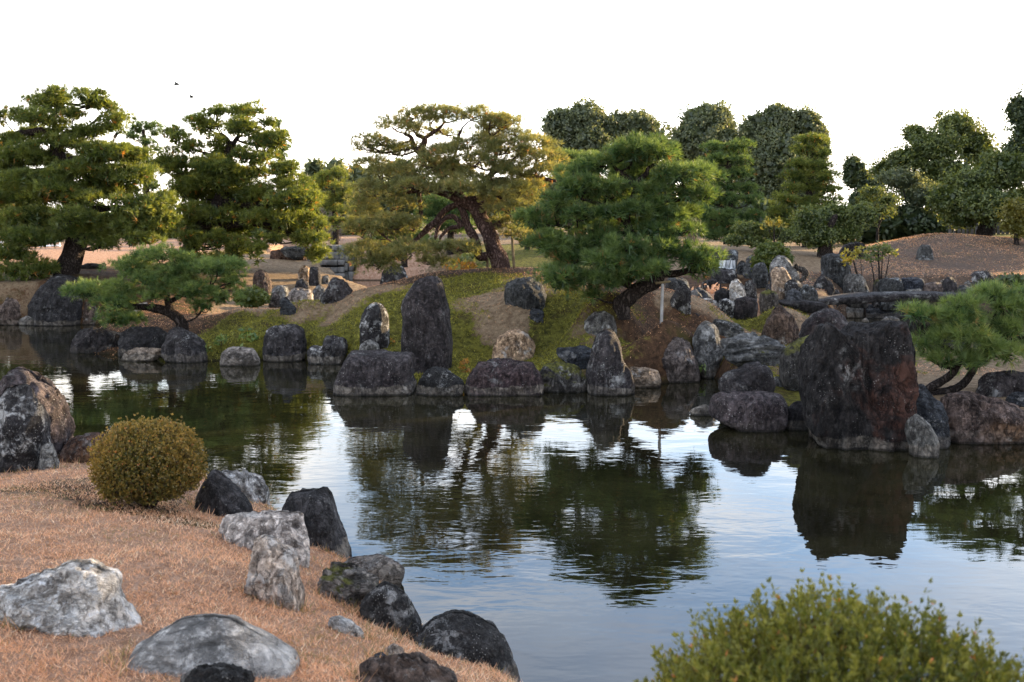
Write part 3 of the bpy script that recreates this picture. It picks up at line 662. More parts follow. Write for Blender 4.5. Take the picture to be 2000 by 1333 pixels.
rock("upright dark stone beside the lintel above the waterfall", 'streak', 28.3, [(1421,514),(1423,490),(1436,488),(1442,492),(1440,514)], n=5)
rock("dark wet block below the waterfall sheet", 'dark', 27.2, [(1392,575),(1395,530),(1404,525),(1438,526),(1442,545),(1430,575)], n=5, facet=3)
rock("dark stone left of the waterfall, half behind the pine", 'slate', 27.9, [(1380,560),(1384,515),(1396,508),(1406,514),(1408,560)])
rock("dark low stone at the pink grass by the waterfall foot", 'dark', 25.6, [(1372,562),(1375,550),(1395,546),(1408,552),(1410,562)])
rock("dark low hump behind the tall slanted slab", 'dark', 25.0, [(1495,575),(1498,560),(1508,552),(1514,575)])
rock("small dark rock alone on the far dry lawn", 'dark', ('g',1356,474), [(1347,474),(1350,466),(1357,463),(1364,468),(1365,475)], res=.7)
rock("lone trapezoid stone standing on the sandy mound", 'streak', ('g',1808,509), [(1794,510),(1797,490),(1802,480),(1818,479),(1822,495),(1823,511)], n=5, facet=3, lean=.05)
rock("low dark rocks edge stone at the foot of the sandy mound", 'dark', 33.0, [(1640,498),(1650,480),(1672,473),(1690,478),(1695,498)])
rock("tiny white stone at the upper end of the dark thumb-like stone", 'white', 28.0, [(1836,553),(1840,548),(1848,545),(1850,553)], res=.6)
# near bank
GN = "stones edging the near lawn"
rock("tall black rock at the left edge of the near lawn", 'dark2', ('g',40,922), [(-40,930),(-40,800),(0,760),(22,754),(45,753),(68,780),(78,820),(82,870),(78,925),(40,928)], n=3, lean=.08, rough=.05, group=GN)
rock("tall pinkish-brown rock with white flecks behind the tall black one", 'purple', 9.9, [(-40,915),(-20,760),(0,725),(20,718),(45,728),(75,748),(95,765),(107,790),(118,830),(124,858),(112,880),(108,915)], lean=.1, rough=.06, group=GN)
rock("small pale grey rock at the foot of the two tall left rocks", 'grey', ('g',92,918), [(75,919),(80,872),(95,863),(101,882),(112,919)], group=GN)
rock("reddish-brown block left of the round azalea bush", 'red', 9.7, [(113,918),(118,870),(132,855),(165,848),(205,850),(228,870),(226,922),(150,925)], n=4, facet=5, rough=.03, group=GN)
rock("dark triangular slab right of the round azalea bush", 'dark', ('g',430,1008), [(376,1010),(385,960),(405,920),(415,918),(440,940),(470,975),(490,1003),(470,1014),(400,1016)], n=4, facet=4, rough=.025, lean=.1, group=GN)
rock("white and dark striped rock behind the dark triangular slab", 'white', 8.6, [(430,965),(435,925),(460,922),(480,918),(505,930),(520,950),(522,970),(514,1005),(470,1005)], strata=(.9,0,.4), rough=.06, group=GN)
rock("tall dark wedge-shaped rock at the water, highest of the near shore", 'dark', ('w',1106), [(565,1112),(556,1040),(552,985),(565,967),(600,958),(635,957),(643,975),(650,1010),(665,1050),(678,1085),(678,1106),(620,1114)], n=3.4, rough=.05, lean=.08, group=GN)
rock("broad flat-topped tan rock in front of the dark wedge-shaped rock", 'pinkwhite', ('g',520,1082), [(410,1028),(435,1008),(470,1000),(540,1002),(590,1005),(602,1025),(607,1045),(604,1078),(585,1098),(540,1080),(480,1052)], n=3, rough=.05, lean=.25, group=GN)
rock("gnarled brown and white rock rising from the lawn", 'pinkwhite', ('g',530,1180), [(482,1140),(488,1085),(492,1060),(505,1047),(540,1052),(565,1065),(575,1100),(579,1150),(584,1186),(555,1178),(520,1160)], rough=.085, n=3.4, lean=.1, group=GN)
rock("flat brown shelf rock reaching out over the water", 'tan', ('w',1152), [(650,1120),(680,1092),(735,1086),(775,1090),(790,1110),(787,1132),(768,1150),(720,1150),(680,1140)], n=3, rough=.03, group=GN)
rock("mossy layered grey rock between lawn and shelf rock", 'tanmoss', ('g',680,1184), [(616,1168),(616,1120),(640,1100),(690,1105),(730,1130),(737,1155),(712,1182),(680,1190),(640,1184)], rough=.075, strata=(0,.3,1), group=GN)
rock("dark pointed rock with lichen on the lawn edge below the shelf rock", 'speckled', ('g',760,1232), [(700,1185),(725,1150),(748,1135),(775,1150),(795,1165),(812,1195),(822,1228),(800,1243),(760,1234),(725,1210)], rough=.04, facet=8, group=GN)
rock("big black rounded rock with white specks at the bottom shore", 'speckled', 5.55, [(768,1262),(800,1245),(840,1215),(880,1202),(920,1205),(960,1225),(985,1255),(1000,1285),(1012,1320),(1010,1380),(850,1400),(775,1330)], n=3.2, rough=.035, facet=4, res=1.2, lean=.18, group=GN)
rock("tan-brown ridged rock at the bottom edge in front of the big black one", 'brown', ('g',780,1360), [(696,1365),(712,1308),(750,1288),(810,1293),(850,1310),(885,1332),(905,1380),(700,1385)], rough=.06, strata=(.2,0,1), group=GN)
rock("round brown cobble beside the big black speckled rock", 'tan', ('g',768,1292), [(746,1288),(752,1266),(768,1257),(786,1266),(792,1288),(770,1296)], n=2.2, facet=1, rough=.02, sub=.05)
rock("small grey cobble left of the round brown one", 'slate', ('g',742,1293), [(727,1290),(731,1278),(745,1274),(757,1284),(755,1294)], n=2.2, facet=1, rough=.02, sub=.05)
rock("small white rock sunk in the lawn grass", 'white', ('g',680,1243), [(638,1220),(640,1209),(658,1205),(680,1212),(708,1236),(712,1248),(690,1247),(660,1236)], n=2.4, lean=.1, sub=.1)
rock("long white veined rock lying on the lawn at the left", 'white', ('g',180,1240), [(-50,1180),(-15,1155),(40,1128),(100,1114),(160,1102),(180,1103),(205,1120),(215,1150),(235,1185),(258,1225),(262,1247),(225,1250),(190,1245),(150,1226),(90,1205),(20,1185)], n=3.2, rough=.05, th=.7, lean=.3, strata=(.3,.1,.9), res=1.2)
rock("large smooth grey boulder on the lawn at the bottom", 'smooth', 4.02, [(241,1285),(246,1262),(290,1238),(340,1214),(390,1208),(430,1213),(500,1248),(553,1278),(564,1300),(562,1380),(250,1380),(240,1320)], n=4.2, facet=5, rough=.022, th=.95, lean=.34, res=1.3, grain=(.5, .5, .5))
rock("black and white rough stone leaning on the smooth grey boulder", 'speckled', 3.68, [(345,1375),(350,1325),(375,1305),(410,1300),(450,1305),(480,1318),(500,1380)], rough=.08, n=2.6)
# ---------------------------------------------------------------- foliage materials
def leaf_mat(name, a, b, c, d=None, transl=.35, tcol=None, gloss=.03):
    """a..b by random tint, c towards tint=1, d towards tint=0"""
    s = NT(name)
    t = s.attr("tint")
    geo = s.n("ShaderNodeNewGeometry")
    v = geo.outputs["Position"]
    n = s.noise(v, 1.6, 3, .6)
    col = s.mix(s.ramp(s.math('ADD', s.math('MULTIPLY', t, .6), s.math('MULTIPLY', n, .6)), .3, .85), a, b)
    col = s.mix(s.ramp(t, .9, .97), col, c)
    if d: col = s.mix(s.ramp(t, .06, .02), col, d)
    df = s.n("ShaderNodeBsdfDiffuse"); s.l(col, df.inputs[0])
    tr = s.n("ShaderNodeBsdfTranslucent")
    s.l(s.mix(1.0, col, tcol or (1.9, 1.7, .9), 'MULTIPLY'), tr.inputs[0])
    m1 = s.n("ShaderNodeMixShader"); m1.inputs[0].default_value = transl; s.l(df.outputs[0], m1.inputs[1]); s.l(tr.outputs[0], m1.inputs[2])
    gl = s.n("ShaderNodeBsdfGlossy"); gl.inputs["Roughness"].default_value = .45; gl.inputs[0].default_value = (.8, .8, .8, 1)
    m2 = s.n("ShaderNodeMixShader"); m2.inputs[0].default_value = gloss; s.l(m1.outputs[0], m2.inputs[1]); s.l(gl.outputs[0], m2.inputs[2])
    s.l(m2.outputs[0], s.out.inputs[0])
    return s.m
M['n_green'] = leaf_mat("pine_needles_deep_green", (.022, .054, .016), (.12, .175, .05), (.20, .21, .06), (.26, .14, .05))
M['n_olive'] = leaf_mat("pine_needles_olive", (.038, .064, .014), (.165, .195, .042), (.38, .32, .07), (.42, .19, .04), transl=.42)
M['n_red'] = leaf_mat("pine_needles_thin_yellowing", (.06, .078, .026), (.19, .19, .07), (.36, .28, .10), (.42, .19, .07), transl=.45)
M['n_bright'] = leaf_mat("pine_needles_fresh_green", (.035, .075, .022), (.16, .215, .062), (.3, .3, .09), (.30, .2, .07))
M['l_dark'] = leaf_mat("evergreen_leaves_dark", (.022, .038, .018), (.085, .11, .048), (.22, .22, .07), transl=.35)
M['l_grey'] = leaf_mat("evergreen_leaves_grey_green", (.05, .068, .038), (.145, .165, .085), (.32, .28, .11), transl=.4)  # brightened so that far-off haze sits in the leaf colour
M['l_mid'] = leaf_mat("leaves_mid_green", (.035, .055, .016), (.135, .16, .045), (.32, .28, .06), transl=.35)
M['l_yellow'] = leaf_mat("leaves_turning_yellow", (.10, .10, .02), (.26, .22, .04), (.5, .34, .04), transl=.4)
M['l_orange'] = leaf_mat("leaves_autumn_orange", (.22, .10, .02), (.42, .22, .04), (.55, .36, .06), transl=.4)
M['azalea'] = leaf_mat("azalea_leaves", (.085, .085, .02), (.31, .20, .05), (.46, .17, .07), (.16, .18, .03), transl=.3, gloss=.04)
M['azalea_dk'] = leaf_mat("azalea_leaves_green", (.055, .072, .012), (.21, .20, .04), (.42, .15, .06), (.12, .15, .03), transl=.3, gloss=.02)
M['clip'] = leaf_mat("clipped_shrub_leaves", (0.045, 0.068, 0.015), (0.128, 0.150, 0.030), (0.210, 0.165, 0.045), transl=.25)
M['straw'] = leaf_mat("dead_grass_blades", (.52, .26, .13), (.80, .47, .28), (.88, .68, .47), (.24, .19, .07), transl=.35, tcol=(1.3, 1.2, 1.0), gloss=.03)
M['mossblade'] = leaf_mat("moss_and_short_grass", (.055, .057, .009), (.27, .25, .036), (.33, .30, .06), (.11, .06, .03), transl=.2, gloss=.02)
M['twig'] = leaf_mat("bare_twigs", (.10, .075, .06), (.20, .16, .13), (.26, .22, .18), transl=0.0, gloss=.02)

def bark_mat(name, c1, c2, fs=1.0):
    s = NT(name)
    geo = s.n("ShaderNodeNewGeometry"); v = geo.outputs["Position"]
    sv = s.mapping(v, (1, 1, .22))
    vo = s.n("ShaderNodeTexVoronoi", feature='DISTANCE_TO_EDGE'); vo.inputs["Scale"].default_value = 17 * fs
    dn = s.n("ShaderNodeTexNoise"); s.l(v, dn.inputs["Vector"]); dn.inputs["Scale"].default_value = 6
    mx = s.n("ShaderNodeMix", data_type='RGBA', blend_type='LINEAR_LIGHT'); mx.inputs[0].default_value = .12
    s.l(sv, mx.inputs[6]); s.l(dn.outputs["Color"], mx.inputs[7]); s.l(mx.outputs[2], vo.inputs["Vector"])
    pl = s.ramp(vo.outputs["Distance"], .0, .35)
    n = s.noise(v, 5, 6, .65)
    col = s.mix(n, c1, c2)
    col = s.mix(s.math('SUBTRACT', 1.0, pl), col, tuple(x * .5 for x in c1))
    h = s.math('ADD', pl, s.math('MULTIPLY', s.noise(v, 30, 4), .4))
    s.pbr(col, .95, s.bump(h, 1.0, .03), .1)
    return s.m
M['bark'] = bark_mat("dark_pine_bark", (.03, .023, .02), (.10, .08, .07))
M['bark_red'] = bark_mat("reddish_pine_bark", (.075, .045, .037), (.21, .14, .12))
M['bark_grey'] = bark_mat("grey_bark", (.06, .052, .045), (.16, .145, .13))

# ---------------------------------------------------------------- tubes
def tube(pts, rad, ns=8, seed=0, wob=.08, sub=5, jit=.0):
    """smooth tapered limb through pts; returns V, F(tri)"""
    pts = np.array(pts, float); rad = np.array(rad, float); n = len(pts)
    t = np.arange(n); tt = np.linspace(0, n - 1, (n - 1) * sub + 1)
    # catmull-rom
    pp = np.vstack([2 * pts[0] - pts[1], pts, 2 * pts[-1] - pts[-2]])
    i = np.minimum(tt.astype(int), n - 2); f = (tt - i)[:, None]
    p0, p1, p2, p3 = pp[i], pp[i + 1], pp[i + 2], pp[i + 3]
    C = .5 * (2 * p1 + (p2 - p0) * f + (2 * p0 - 5 * p1 + 4 * p2 - p3) * f ** 2 + (3 * p1 - p0 - 3 * p2 + p3) * f ** 3)
    r = np.interp(tt, t, rad)
    if jit: C = C + jit * r[:, None] * 2 * np.stack([fbm(C * 2.5 + k * 31, seed + k, 2) for k in range(3)], 1)
    T = unit(np.gradient(C, axis=0))
    up = np.array([0.13, .97, .2]); A1 = unit(np.cross(T, up)); B1 = np.cross(T, A1)
    an = np.linspace(0, 2 * np.pi, ns, endpoint=False)
    ring = C[:, None] + (np.cos(an)[None, :, None] * A1[:, None] + np.sin(an)[None, :, None] * B1[:, None]) * r[:, None, None]
    V = ring.reshape(-1, 3)
    rr = np.repeat(r, ns)
    ax = np.repeat(C, ns, 0); dv = unit(V - ax)
    V = V + dv * (rr * wob * 2.2 * fbm(V * (.6 / max(r.mean(), 1e-3)) + seed, seed % 20, 3))[:, None]
    m = len(C)
    ii = np.arange(m - 1)[:, None] * ns; jj = np.arange(ns)[None]; j2 = (jj + 1) % ns
    a, b, c, d = (ii + jj).ravel(), (ii + j2).ravel(), (ii + ns + j2).ravel(), (ii + ns + jj).ravel()
    F = np.concatenate([np.stack([a, b, c], 1), np.stack([a, c, d], 1)])
    V = np.vstack([V, C[-1] + T[-1] * r[-1]]); e = len(V) - 1; l0 = (m - 1) * ns
    F = np.vstack([F, np.stack([l0 + jj[0], l0 + j2[0], 0 * jj[0] + e], 1)])
    return V, F
def merge(parts):
    Vs, Fs, o = [], [], 0
    for V, F in parts: Vs.append(V); Fs.append(F + o); o += len(V)
    return np.vstack(Vs), np.vstack(Fs)

def needles(C, Dr, L, k, w, spread=.85, tint=None):
    """tufts of k thin needles each; C centres, Dr tuft directions; returns V, F, tint"""
    N = len(C)
    d = unit(Dr[:, None] * 1.0 + spread * RNG.normal(size=(N, k, 3)))
    base = C[:, None] + d * L * .06
    tip = C[:, None] + d * (L * RNG.uniform(.6, 1.1, (N, k)))[..., None]
    tip[..., 2] -= 0.04 * L
    side = unit(np.cross(d, RNG.normal(size=(N, k, 3)))) * w
    V = np.stack([base - side, base + side, tip], 2).reshape(-1, 3)
    F = np.arange(len(V)).reshape(-1, 3)
    if tint is None: tint = RNG.uniform(0, 1, N)
    tn = np.clip(np.repeat(tint, k) + RNG.normal(0, .05, N * k), .0, 1)
    return V, F, np.repeat(tn, 3)

def blob(c, r, seed, nu=14, nv=8, amp=.25):
    th = np.linspace(0, 2 * np.pi, nu, endpoint=False); ph = np.linspace(-1.4, 1.4, nv)
    d = np.stack([np.cos(ph)[:, None] * np.cos(th)[None], np.cos(ph)[:, None] * np.sin(th)[None], np.sin(ph)[:, None] + 0 * th[None]], -1).reshape(-1, 3)
    s = 1 + amp * fbm(d * 1.9 + seed, seed % 30, 3) * 1.6
    V = np.asarray(c) + d * s[:, None] * np.asarray(r)
    ii = np.arange(nv - 1)[:, None] * nu; jj = np.arange(nu)[None]; j2 = (jj + 1) % nu
    a, b, e, f = (ii + jj).ravel(), (ii + j2).ravel(), (ii + nu + j2).ravel(), (ii + nu + jj).ravel()
    F = np.concatenate([np.stack([a, b, e], 1), np.stack([a, e, f], 1)])
    top = np.arange(nu) + (nv - 1) * nu
    F = np.vstack([F, np.stack([top, np.roll(top, -1), np.full(nu, top[0])], 1)[1:-1], np.stack([np.roll(np.arange(nu), -1), np.arange(nu), np.zeros(nu, int)], 1)[1:-1]])
    return V, F

TRI = [0]
def pad_mesh(c, r, L, k, w, dens, seed, core=.6, thin=False, flat=.0, tintshift=0.0):
    """one cloud of needles: ellipsoid c, radii r; made of overlapping small domes of tufts"""
    global RNG
    RNG = np.random.default_rng(seed)
    rx, ry, rz = r
    rc = max(min(L * 2.2, rx * .7), L * 1.2)            # small dome radius
    area = np.pi * rx * ry * 1.3 + 2 * np.pi * math.sqrt(rx * ry) * rz
    ns = max(4, int(area / (rc * rc) * .85))
    d = rand_dirs(ns * 3); d = d[d[:, 2] > -.35][:ns]; ns = len(d)
    sc = c + d * np.array([rx, ry, rz]) * RNG.uniform(.55, 1.0, ns)[:, None] * np.array([1, 1, .9])
    sc += RNG.normal(size=(ns, 3)) * rc * .15
    sc[:, 2] += (RNG.uniform(-.5, .5, ns)) * rz * .35
    nt = max(6, int(dens * rc * rc * 2 * np.pi))
    sr = rc * RNG.uniform(.65, 1.15, ns)
    e = rand_dirs(ns * nt).reshape(ns, nt, 3); e[..., 2] = np.where((e[..., 2] < -.25) & (RNG.uniform(0, 1, (ns, nt)) < .75), -e[..., 2], e[..., 2])
    C = sc[:, None] + e * sr[:, None, None] * np.array([.95, .95, .6]) * RNG.uniform(.55, 1.0, (ns, nt))[..., None]
    Dr = unit(e * .8 + d[:, None] * .35 + np.array([0, 0, .55]))
    tint = np.clip(np.repeat(RNG.uniform(.1, .9, ns), nt) * .5 + RNG.uniform(0, 1, ns * nt) * .5 + tintshift, 0.07, 1)
    C = C.reshape(-1, 3); Dr = Dr.reshape(-1, 3)
    # some old brown tufts underneath
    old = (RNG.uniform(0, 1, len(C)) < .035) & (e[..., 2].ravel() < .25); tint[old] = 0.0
    V, F, T = needles(C, Dr, L, k, w, spread=.62, tint=tint)
    parts = [(V, F)]
    if core > 0:      # crowded inner shoots, fewer, broader, tinted darker so crown shade is in the colour
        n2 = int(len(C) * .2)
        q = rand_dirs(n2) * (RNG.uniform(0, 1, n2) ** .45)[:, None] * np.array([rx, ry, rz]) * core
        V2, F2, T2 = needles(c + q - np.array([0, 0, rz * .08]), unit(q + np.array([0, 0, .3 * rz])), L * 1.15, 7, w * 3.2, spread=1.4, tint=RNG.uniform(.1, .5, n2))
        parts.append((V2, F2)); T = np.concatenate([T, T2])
    V, F = merge(parts); TRI[0] += len(F)
    return V, F, T

def pine(name, label, Y, base_uv, pads, limbs, mat, bark, L=.11, k=20, w=.0035, dens=60, depth=.8, core=.6, back=.55, cat="pine tree", group=None, sink=.25, zsquash=1.0, thinpad=.75, twigr=.012, tintshift=0.0, seed=1, front=.75, zs=1.0, rk=1.0):
    base = P(base_uv[0], base_uv[1], Y); base[2] = min(base[2], float(H(base[0], base[1])[0])) if Y < 60 else base[2]
    t = thing(name, base, label, cat, group)
    sc = Y / FPX
    lp = []
    for i, lm in enumerate(limbs):
        pts = [P(q[0], q[1], Y + (q[3] if len(q) > 3 else 0)) for q in lm]; rad = [q[2] * sc for q in lm]
        if i == 0: pts = [pts[0] - np.array([0, 0, sink])] + pts; rad = [rad[0] * 1.25] + rad
        V, F = tube(pts, rad, 12 if i == 0 else 7, seed + i, .12 if i == 0 else .1, jit=.25 if i else .1)
        link("trunk" if i == 0 else "branch", mesh_np("trunk" if i == 0 else "branch", V - base, F, M[bark], True), t)
        pts = np.array(pts)
        for a, b in zip(pts[:-1], pts[1:]):
            for f in (0, .33, .66, 1): lp.append(a + (b - a) * f)
    lp = np.array(lp)
    us = np.array([p[0] for p in pads], float); uc = (us.min() + us.max()) / 2; R = (us.max() - us.min()) / 2 + 20
    rg = np.random.default_rng(seed * 13 + 5)
    allp = []
    for i, p in enumerate(pads):
        u, v, rx, ry = p[:4]
        room = math.sqrt(max(0, 1 - ((u - uc) / R) ** 2)) * R * sc * depth
        # upper pads have less depth to fill
        vs = [q[1] for q in pads]; hfrac = np.clip((v - min(vs)) / (max(vs) - min(vs) + 1e-6), 0, 1)
        room *= .35 + .65 * hfrac
        dy = p[4] if len(p) > 4 else -room * rg.uniform(.15, front)
        allp.append((u, v, rx, ry, dy, 1.0))
        if rg.uniform() < back: allp.append((u + rg.uniform(-12, 12), v + rg.uniform(-4, 10), rx * .95, ry * .9, room * rg.uniform(.3, .9), .5))
    for i, (u, v, rx, ry, dy, q) in enumerate(allp):
        c = P(u, v, Y + dy); s = (Y + dy) / FPX
        r = (max(rx * s * rk - L * .25, L * .7), max(rx * s * rk - L * .25, L * .7) * thinpad, max(ry * s * zs - L * .42, L * .35))
        V, F, T = pad_mesh(c, r, L, k, w, dens * q, seed * 100 + i, core=core, tintshift=tintshift)
        link("foliage_pad", mesh_np("foliage_pad", V - base, F, M[mat], False, {"tint": T}), t)
        # the branch that carries it
        tgt = c - np.array([0, 0, r[2] * .35])
        dd = np.linalg.norm((lp - tgt) * np.array([1, 1, 1.3]), axis=1) + np.where(lp[:, 2] > tgt[2] + .1, .5, 0)
        o = lp[np.argmin(dd)]; ln = np.linalg.norm(tgt - o)
        if ln > .05:
            mid = o + (tgt - o) * .5 + np.array([rg.normal() * .08 * ln, rg.normal() * .08 * ln, -.08 * ln])
            r0 = min(.05, twigr + .016 * ln)
            parts = [tube([o, mid, tgt], [r0, r0 * .8, r0 * .5], 5, seed + i, .1, 4, jit=.5)]
            for m in range(5):
                an = rg.uniform(0, 6.28); e = c + np.array([math.cos(an) * r[0] * .75, math.sin(an) * r[1] * .75, rg.uniform(-.1, .45) * r[2]])
                st = mid + (tgt - mid) * rg.uniform(.1, 1)
                parts.append(tube([st, (st + e) / 2 + np.array([0, 0, -.1 * r[2] + rg.normal() * .05]), e], [r0 * .5, r0 * .4, r0 * .15], 4, seed + i + m, .1, 3, jit=.8))
            V, F = merge(parts); link("branch", mesh_np("branch", V - base, F, M[bark], True), t)
    return t

def leafy(name, label, Y, base_uv, lobes, mat, bark='bark', leaf=.07, dens=240, trunk_r=.12, cat="tree", group=None, core=.82, depth=.8, seed=1, trunk=True, lump=.3, aspect=.5, tintshift=0, crown_name="crown", shell=.35, hang=0):
    """broadleaf tree or shrub: lobes are (u, v, rx, ry, dy)"""
    global RNG
    RNG = np.random.default_rng(seed)
    base = P(base_uv[0], base_uv[1], Y); base[2] = float(H(base[0], base[1])[0])
    t = thing(name, base, label, cat, group)
    Vs, Ts, cores = [], [], []
    for li, lb in enumerate(lobes):
        u, v, rx, ry = lb[:4]; dy = lb[4] if len(lb) > 4 else 0
        c = P(u, v, Y + dy); s = (Y + dy) / FPX; r = np.array([rx * s, min(rx, ry * 1.6) * s * depth, ry * s])
        area = 4 * np.pi * (r[0] * r[1] * r[2]) ** (2 / 3)
        # sub-clumps on the lobe
        rc = max(lump * r.mean(), leaf * 2)
        nc = max(5, int(area / (rc * rc) * .9))
        d = rand_dirs(nc); cc = c + d * r * RNG.uniform(1 - shell, 1.02, nc)[:, None]
        nt = max(8, int(dens * rc * rc * 3))
        e = rand_dirs(nc * nt).reshape(nc, nt, 3)
        C = cc[:, None] + e * (rc * RNG.uniform(.6, 1.2, nc))[:, None, None] * (RNG.uniform(.2, 1, (nc, nt)) ** .5)[..., None]
        keep = (e @ np.array([0, 0, 1.]) > -.6) & (((e * d[:, None]).sum(-1)) > -.55)
        C = C[keep]; dn = unit(e + d[:, None] * .6 + np.array([0, -.1, .5]))[keep]
        n = len(C)
        a1 = unit(np.cross(dn, RNG.normal(size=(n, 3)))); a2 = np.cross(dn, a1)
        nn = unit(dn + .7 * RNG.normal(size=(n, 3))); a1 = unit(np.cross(nn, a1)); a2 = np.cross(nn, a1)
        ls = (leaf * RNG.uniform(.6, 1.2, n))[:, None]
        a1 = a1 * ls; a2 = a2 * ls * aspect
        Vs.append(np.stack([C - a1, C + a2, C + a1, C - a2], 1).reshape(-1, 3))
        tn = np.repeat(RNG.uniform(0, 1, nc) * .5, nt).reshape(nc, nt)[keep] + RNG.uniform(0, .5, n)
        Ts.append(np.repeat(np.clip(tn + tintshift, .07, 1), 4))
        if core > 0:
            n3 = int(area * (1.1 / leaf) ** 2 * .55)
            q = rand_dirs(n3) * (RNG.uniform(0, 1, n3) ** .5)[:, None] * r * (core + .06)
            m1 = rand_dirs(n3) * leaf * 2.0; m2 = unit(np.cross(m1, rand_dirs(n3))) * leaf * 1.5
            Vs.append(np.stack([c + q - m1, c + q + m2, c + q + m1, c + q - m2], 1).reshape(-1, 3)); Ts.append(np.full(n3 * 4, .15) + np.repeat(RNG.uniform(0, .3, n3), 4))  # inner leaves kept to darker tints, crown shade put into their colour
    V = np.vstack(Vs); F4 = np.arange(len(V)).reshape(-1, 4)
    F = np.concatenate([F4[:, [0, 1, 2]], F4[:, [0, 2, 3]]]); T = np.concatenate(Ts)
    if cores:
        B, G = merge(cores); F = np.vstack([F, G + len(V)]); V = np.vstack([V, B]); T = np.concatenate([T, np.full(len(B), .15)])
    TRI[0] += len(F)
    link(crown_name, mesh_np(crown_name, V - base, F, M[mat], False, {"tint": T}), t)
    if trunk:
        parts = []
        main = max(lobes, key=lambda q: q[2] * q[3]); cm = P(main[0], main[1], Y)
        mid = base + (cm - base) * .5; mid[0] = base[0] * .7 + cm[0] * .3
        parts.append(tube([base - np.array([0, 0, .3]), base + (mid - base) * .5, mid, cm], [trunk_r * 1.3, trunk_r, trunk_r * .8, trunk_r * .4], 8, seed, .1, jit=.3))
        for lb in lobes:
            c = P(lb[0], lb[1], Y + (lb[4] if len(lb) > 4 else 0)); st = base + (mid - base) * .9
            if c[2] > st[2] + .1: parts.append(tube([st, (st + c) / 2 + np.array([0, 0, -.1]), c], [trunk_r * .5, trunk_r * .4, trunk_r * .15], 6, seed + 3, .1, jit=.5))
        V, F = merge(parts); link("trunk", mesh_np("trunk", V - base, F, M[bark], True), t)
    return t
# ---------------------------------------------------------------- the pines
def Zm(x0, y0, s, L):   # from the coordinates of an enlarged crop to those of the photograph
    return [((x0 + (a + b) / 2 / s), (y0 + (c + d) / 2 / s), (b - a) / 2 / s, (d - c) / 2 / s) for a, b, c, d in L]
t1 = [(110,183,28,11),(180,192,36,12),(92,203,43,12),(68,230,46,15),(8,226,25,12),(-30,245,30,14),(182,206,30,11),(217,213,16,14),(215,236,33,16),(143,224,30,9),(112,252,28,13),(178,258,36,13),(228,252,20,14),
 (15,274,28,12),(55,307,65,18),(205,299,60,16),(262,306,36,16),(250,342,62,24),(165,341,48,20),(60,354,65,17),(70,386,55,17),(165,394,40,17),(272,402,72,19),(278,440,66,24),(50,427,62,20),(175,454,46,19),
 (195,478,30,13),(60,468,66,18),(50,530,58,22),(10,498,42,16),(270,470,40,14),(95,560,20,12),(-30,330,40,20),(-40,390,40,25),(-40,450,40,22),(-30,545,40,20),(322,430,28,22),(320,385,20,14),(130,332,44,16,-.7),(108,372,50,18,-.9),(190,372,50,18,.6),(150,428,42,16,-1.0),(236,376,50,18,.3),(110,312,40,14,.4),(30,385,40,18,.5),(20,330,40,16,.3),(88,278,30,11,-.3),(135,282,34,12,-.4),(50,262,30,10,.3)]
pine("tall_pine", "tall wide olive-green pine with layered crown, leftmost tree on the far bank", 27.0, (130, 535), t1,
 [[(130,537,24),(138,510,22),(150,470,20),(145,420,19),(132,375,17),(118,335,15),(112,300,13),(108,272,11)],
  [(110,285,9),(92,258,8),(60,258,7),(30,262,6),(0,285,5)], [(112,280,8),(128,262,7),(145,262,6),(170,282,4)], [(108,275,8),(108,250,6),(106,225,5),(124,202,3)],
  [(122,320,9),(150,312,8),(178,318,7),(215,312,4)], [(146,450,10),(110,464,9),(80,472,8),(40,482,6),(0,500,4)], [(150,430,9),(180,412,8),(215,408,6),(250,418,4)], [(128,360,8),(90,375,6),(60,365,4)],
  [(135,385,7),(180,372,6),(225,360,4)], [(118,330,7),(60,335,6),(20,325,5)]],
 'n_olive', 'bark', L=.15, k=14, w=.0078, dens=39, depth=.75, seed=11, back=.65, core=.9)
t2 = Zm(300,190,3.8075,[(380,560,80,150),(540,800,75,150),(270,500,140,260),(540,780,140,310),(780,900,140,260),(800,990,220,400),(75,270,220,370),(190,380,310,440),(380,540,280,430),(690,980,290,390),(20,260,400,620),
 (290,600,450,600),(600,890,370,540),(860,1090,490,600),(250,680,560,720),(900,1170,600,700),(560,900,640,800),(860,1240,680,860),(180,350,770,900),(300,600,790,960),(640,900,820,980),(860,1070,860,1000),(1070,1230,850,990),
 (200,420,960,1200),(400,560,960,1180),(540,700,1000,1260),(690,850,1000,1260),(820,980,1000,1120),(1050,1310,1000,1120),(1150,1300,1100,1240),(1190,1290,900,1020),(100,300,640,760),(90,300,880,1040),(330,560,1150,1300)]) + [(450,345,50,20,.6),(480,395,70,24,.8),(430,440,60,26,.6),(560,440,40,24,.4),(380,380,34,22,.3),(395,330,30,18,.4),(445,300,30,14,.3),(470,345,40,16,-.4),(365,350,26,18,.3)]
pine("billowing_pine", "big billowing yellow-green pine, second large tree from the left", 30.0, (372, 522), t2,
 [[(372,524,16),(368,495,15),(385,460,14),(412,420,13),(435,380,12),(446,335,11),(447,302,9),(450,280,6)],
  [(450,285,5),(440,270,5),(430,262,3)], [(452,285,5),(465,268,4)], [(446,320,7),(420,307,6),(398,298,4)], [(448,345,7),(485,342,6),(508,332,5),(525,338,4)], [(430,390,8),(480,400,7),(540,395,5)],
  [(400,440,8),(460,440,7),(520,440,6),(590,470,4)], [(385,460,7),(350,440,5),(330,430,4)]],
 'n_olive', 'bark', L=.155, k=14, w=.0083, dens=39, depth=.8, seed=12, back=.65, thinpad=.85, core=.9)
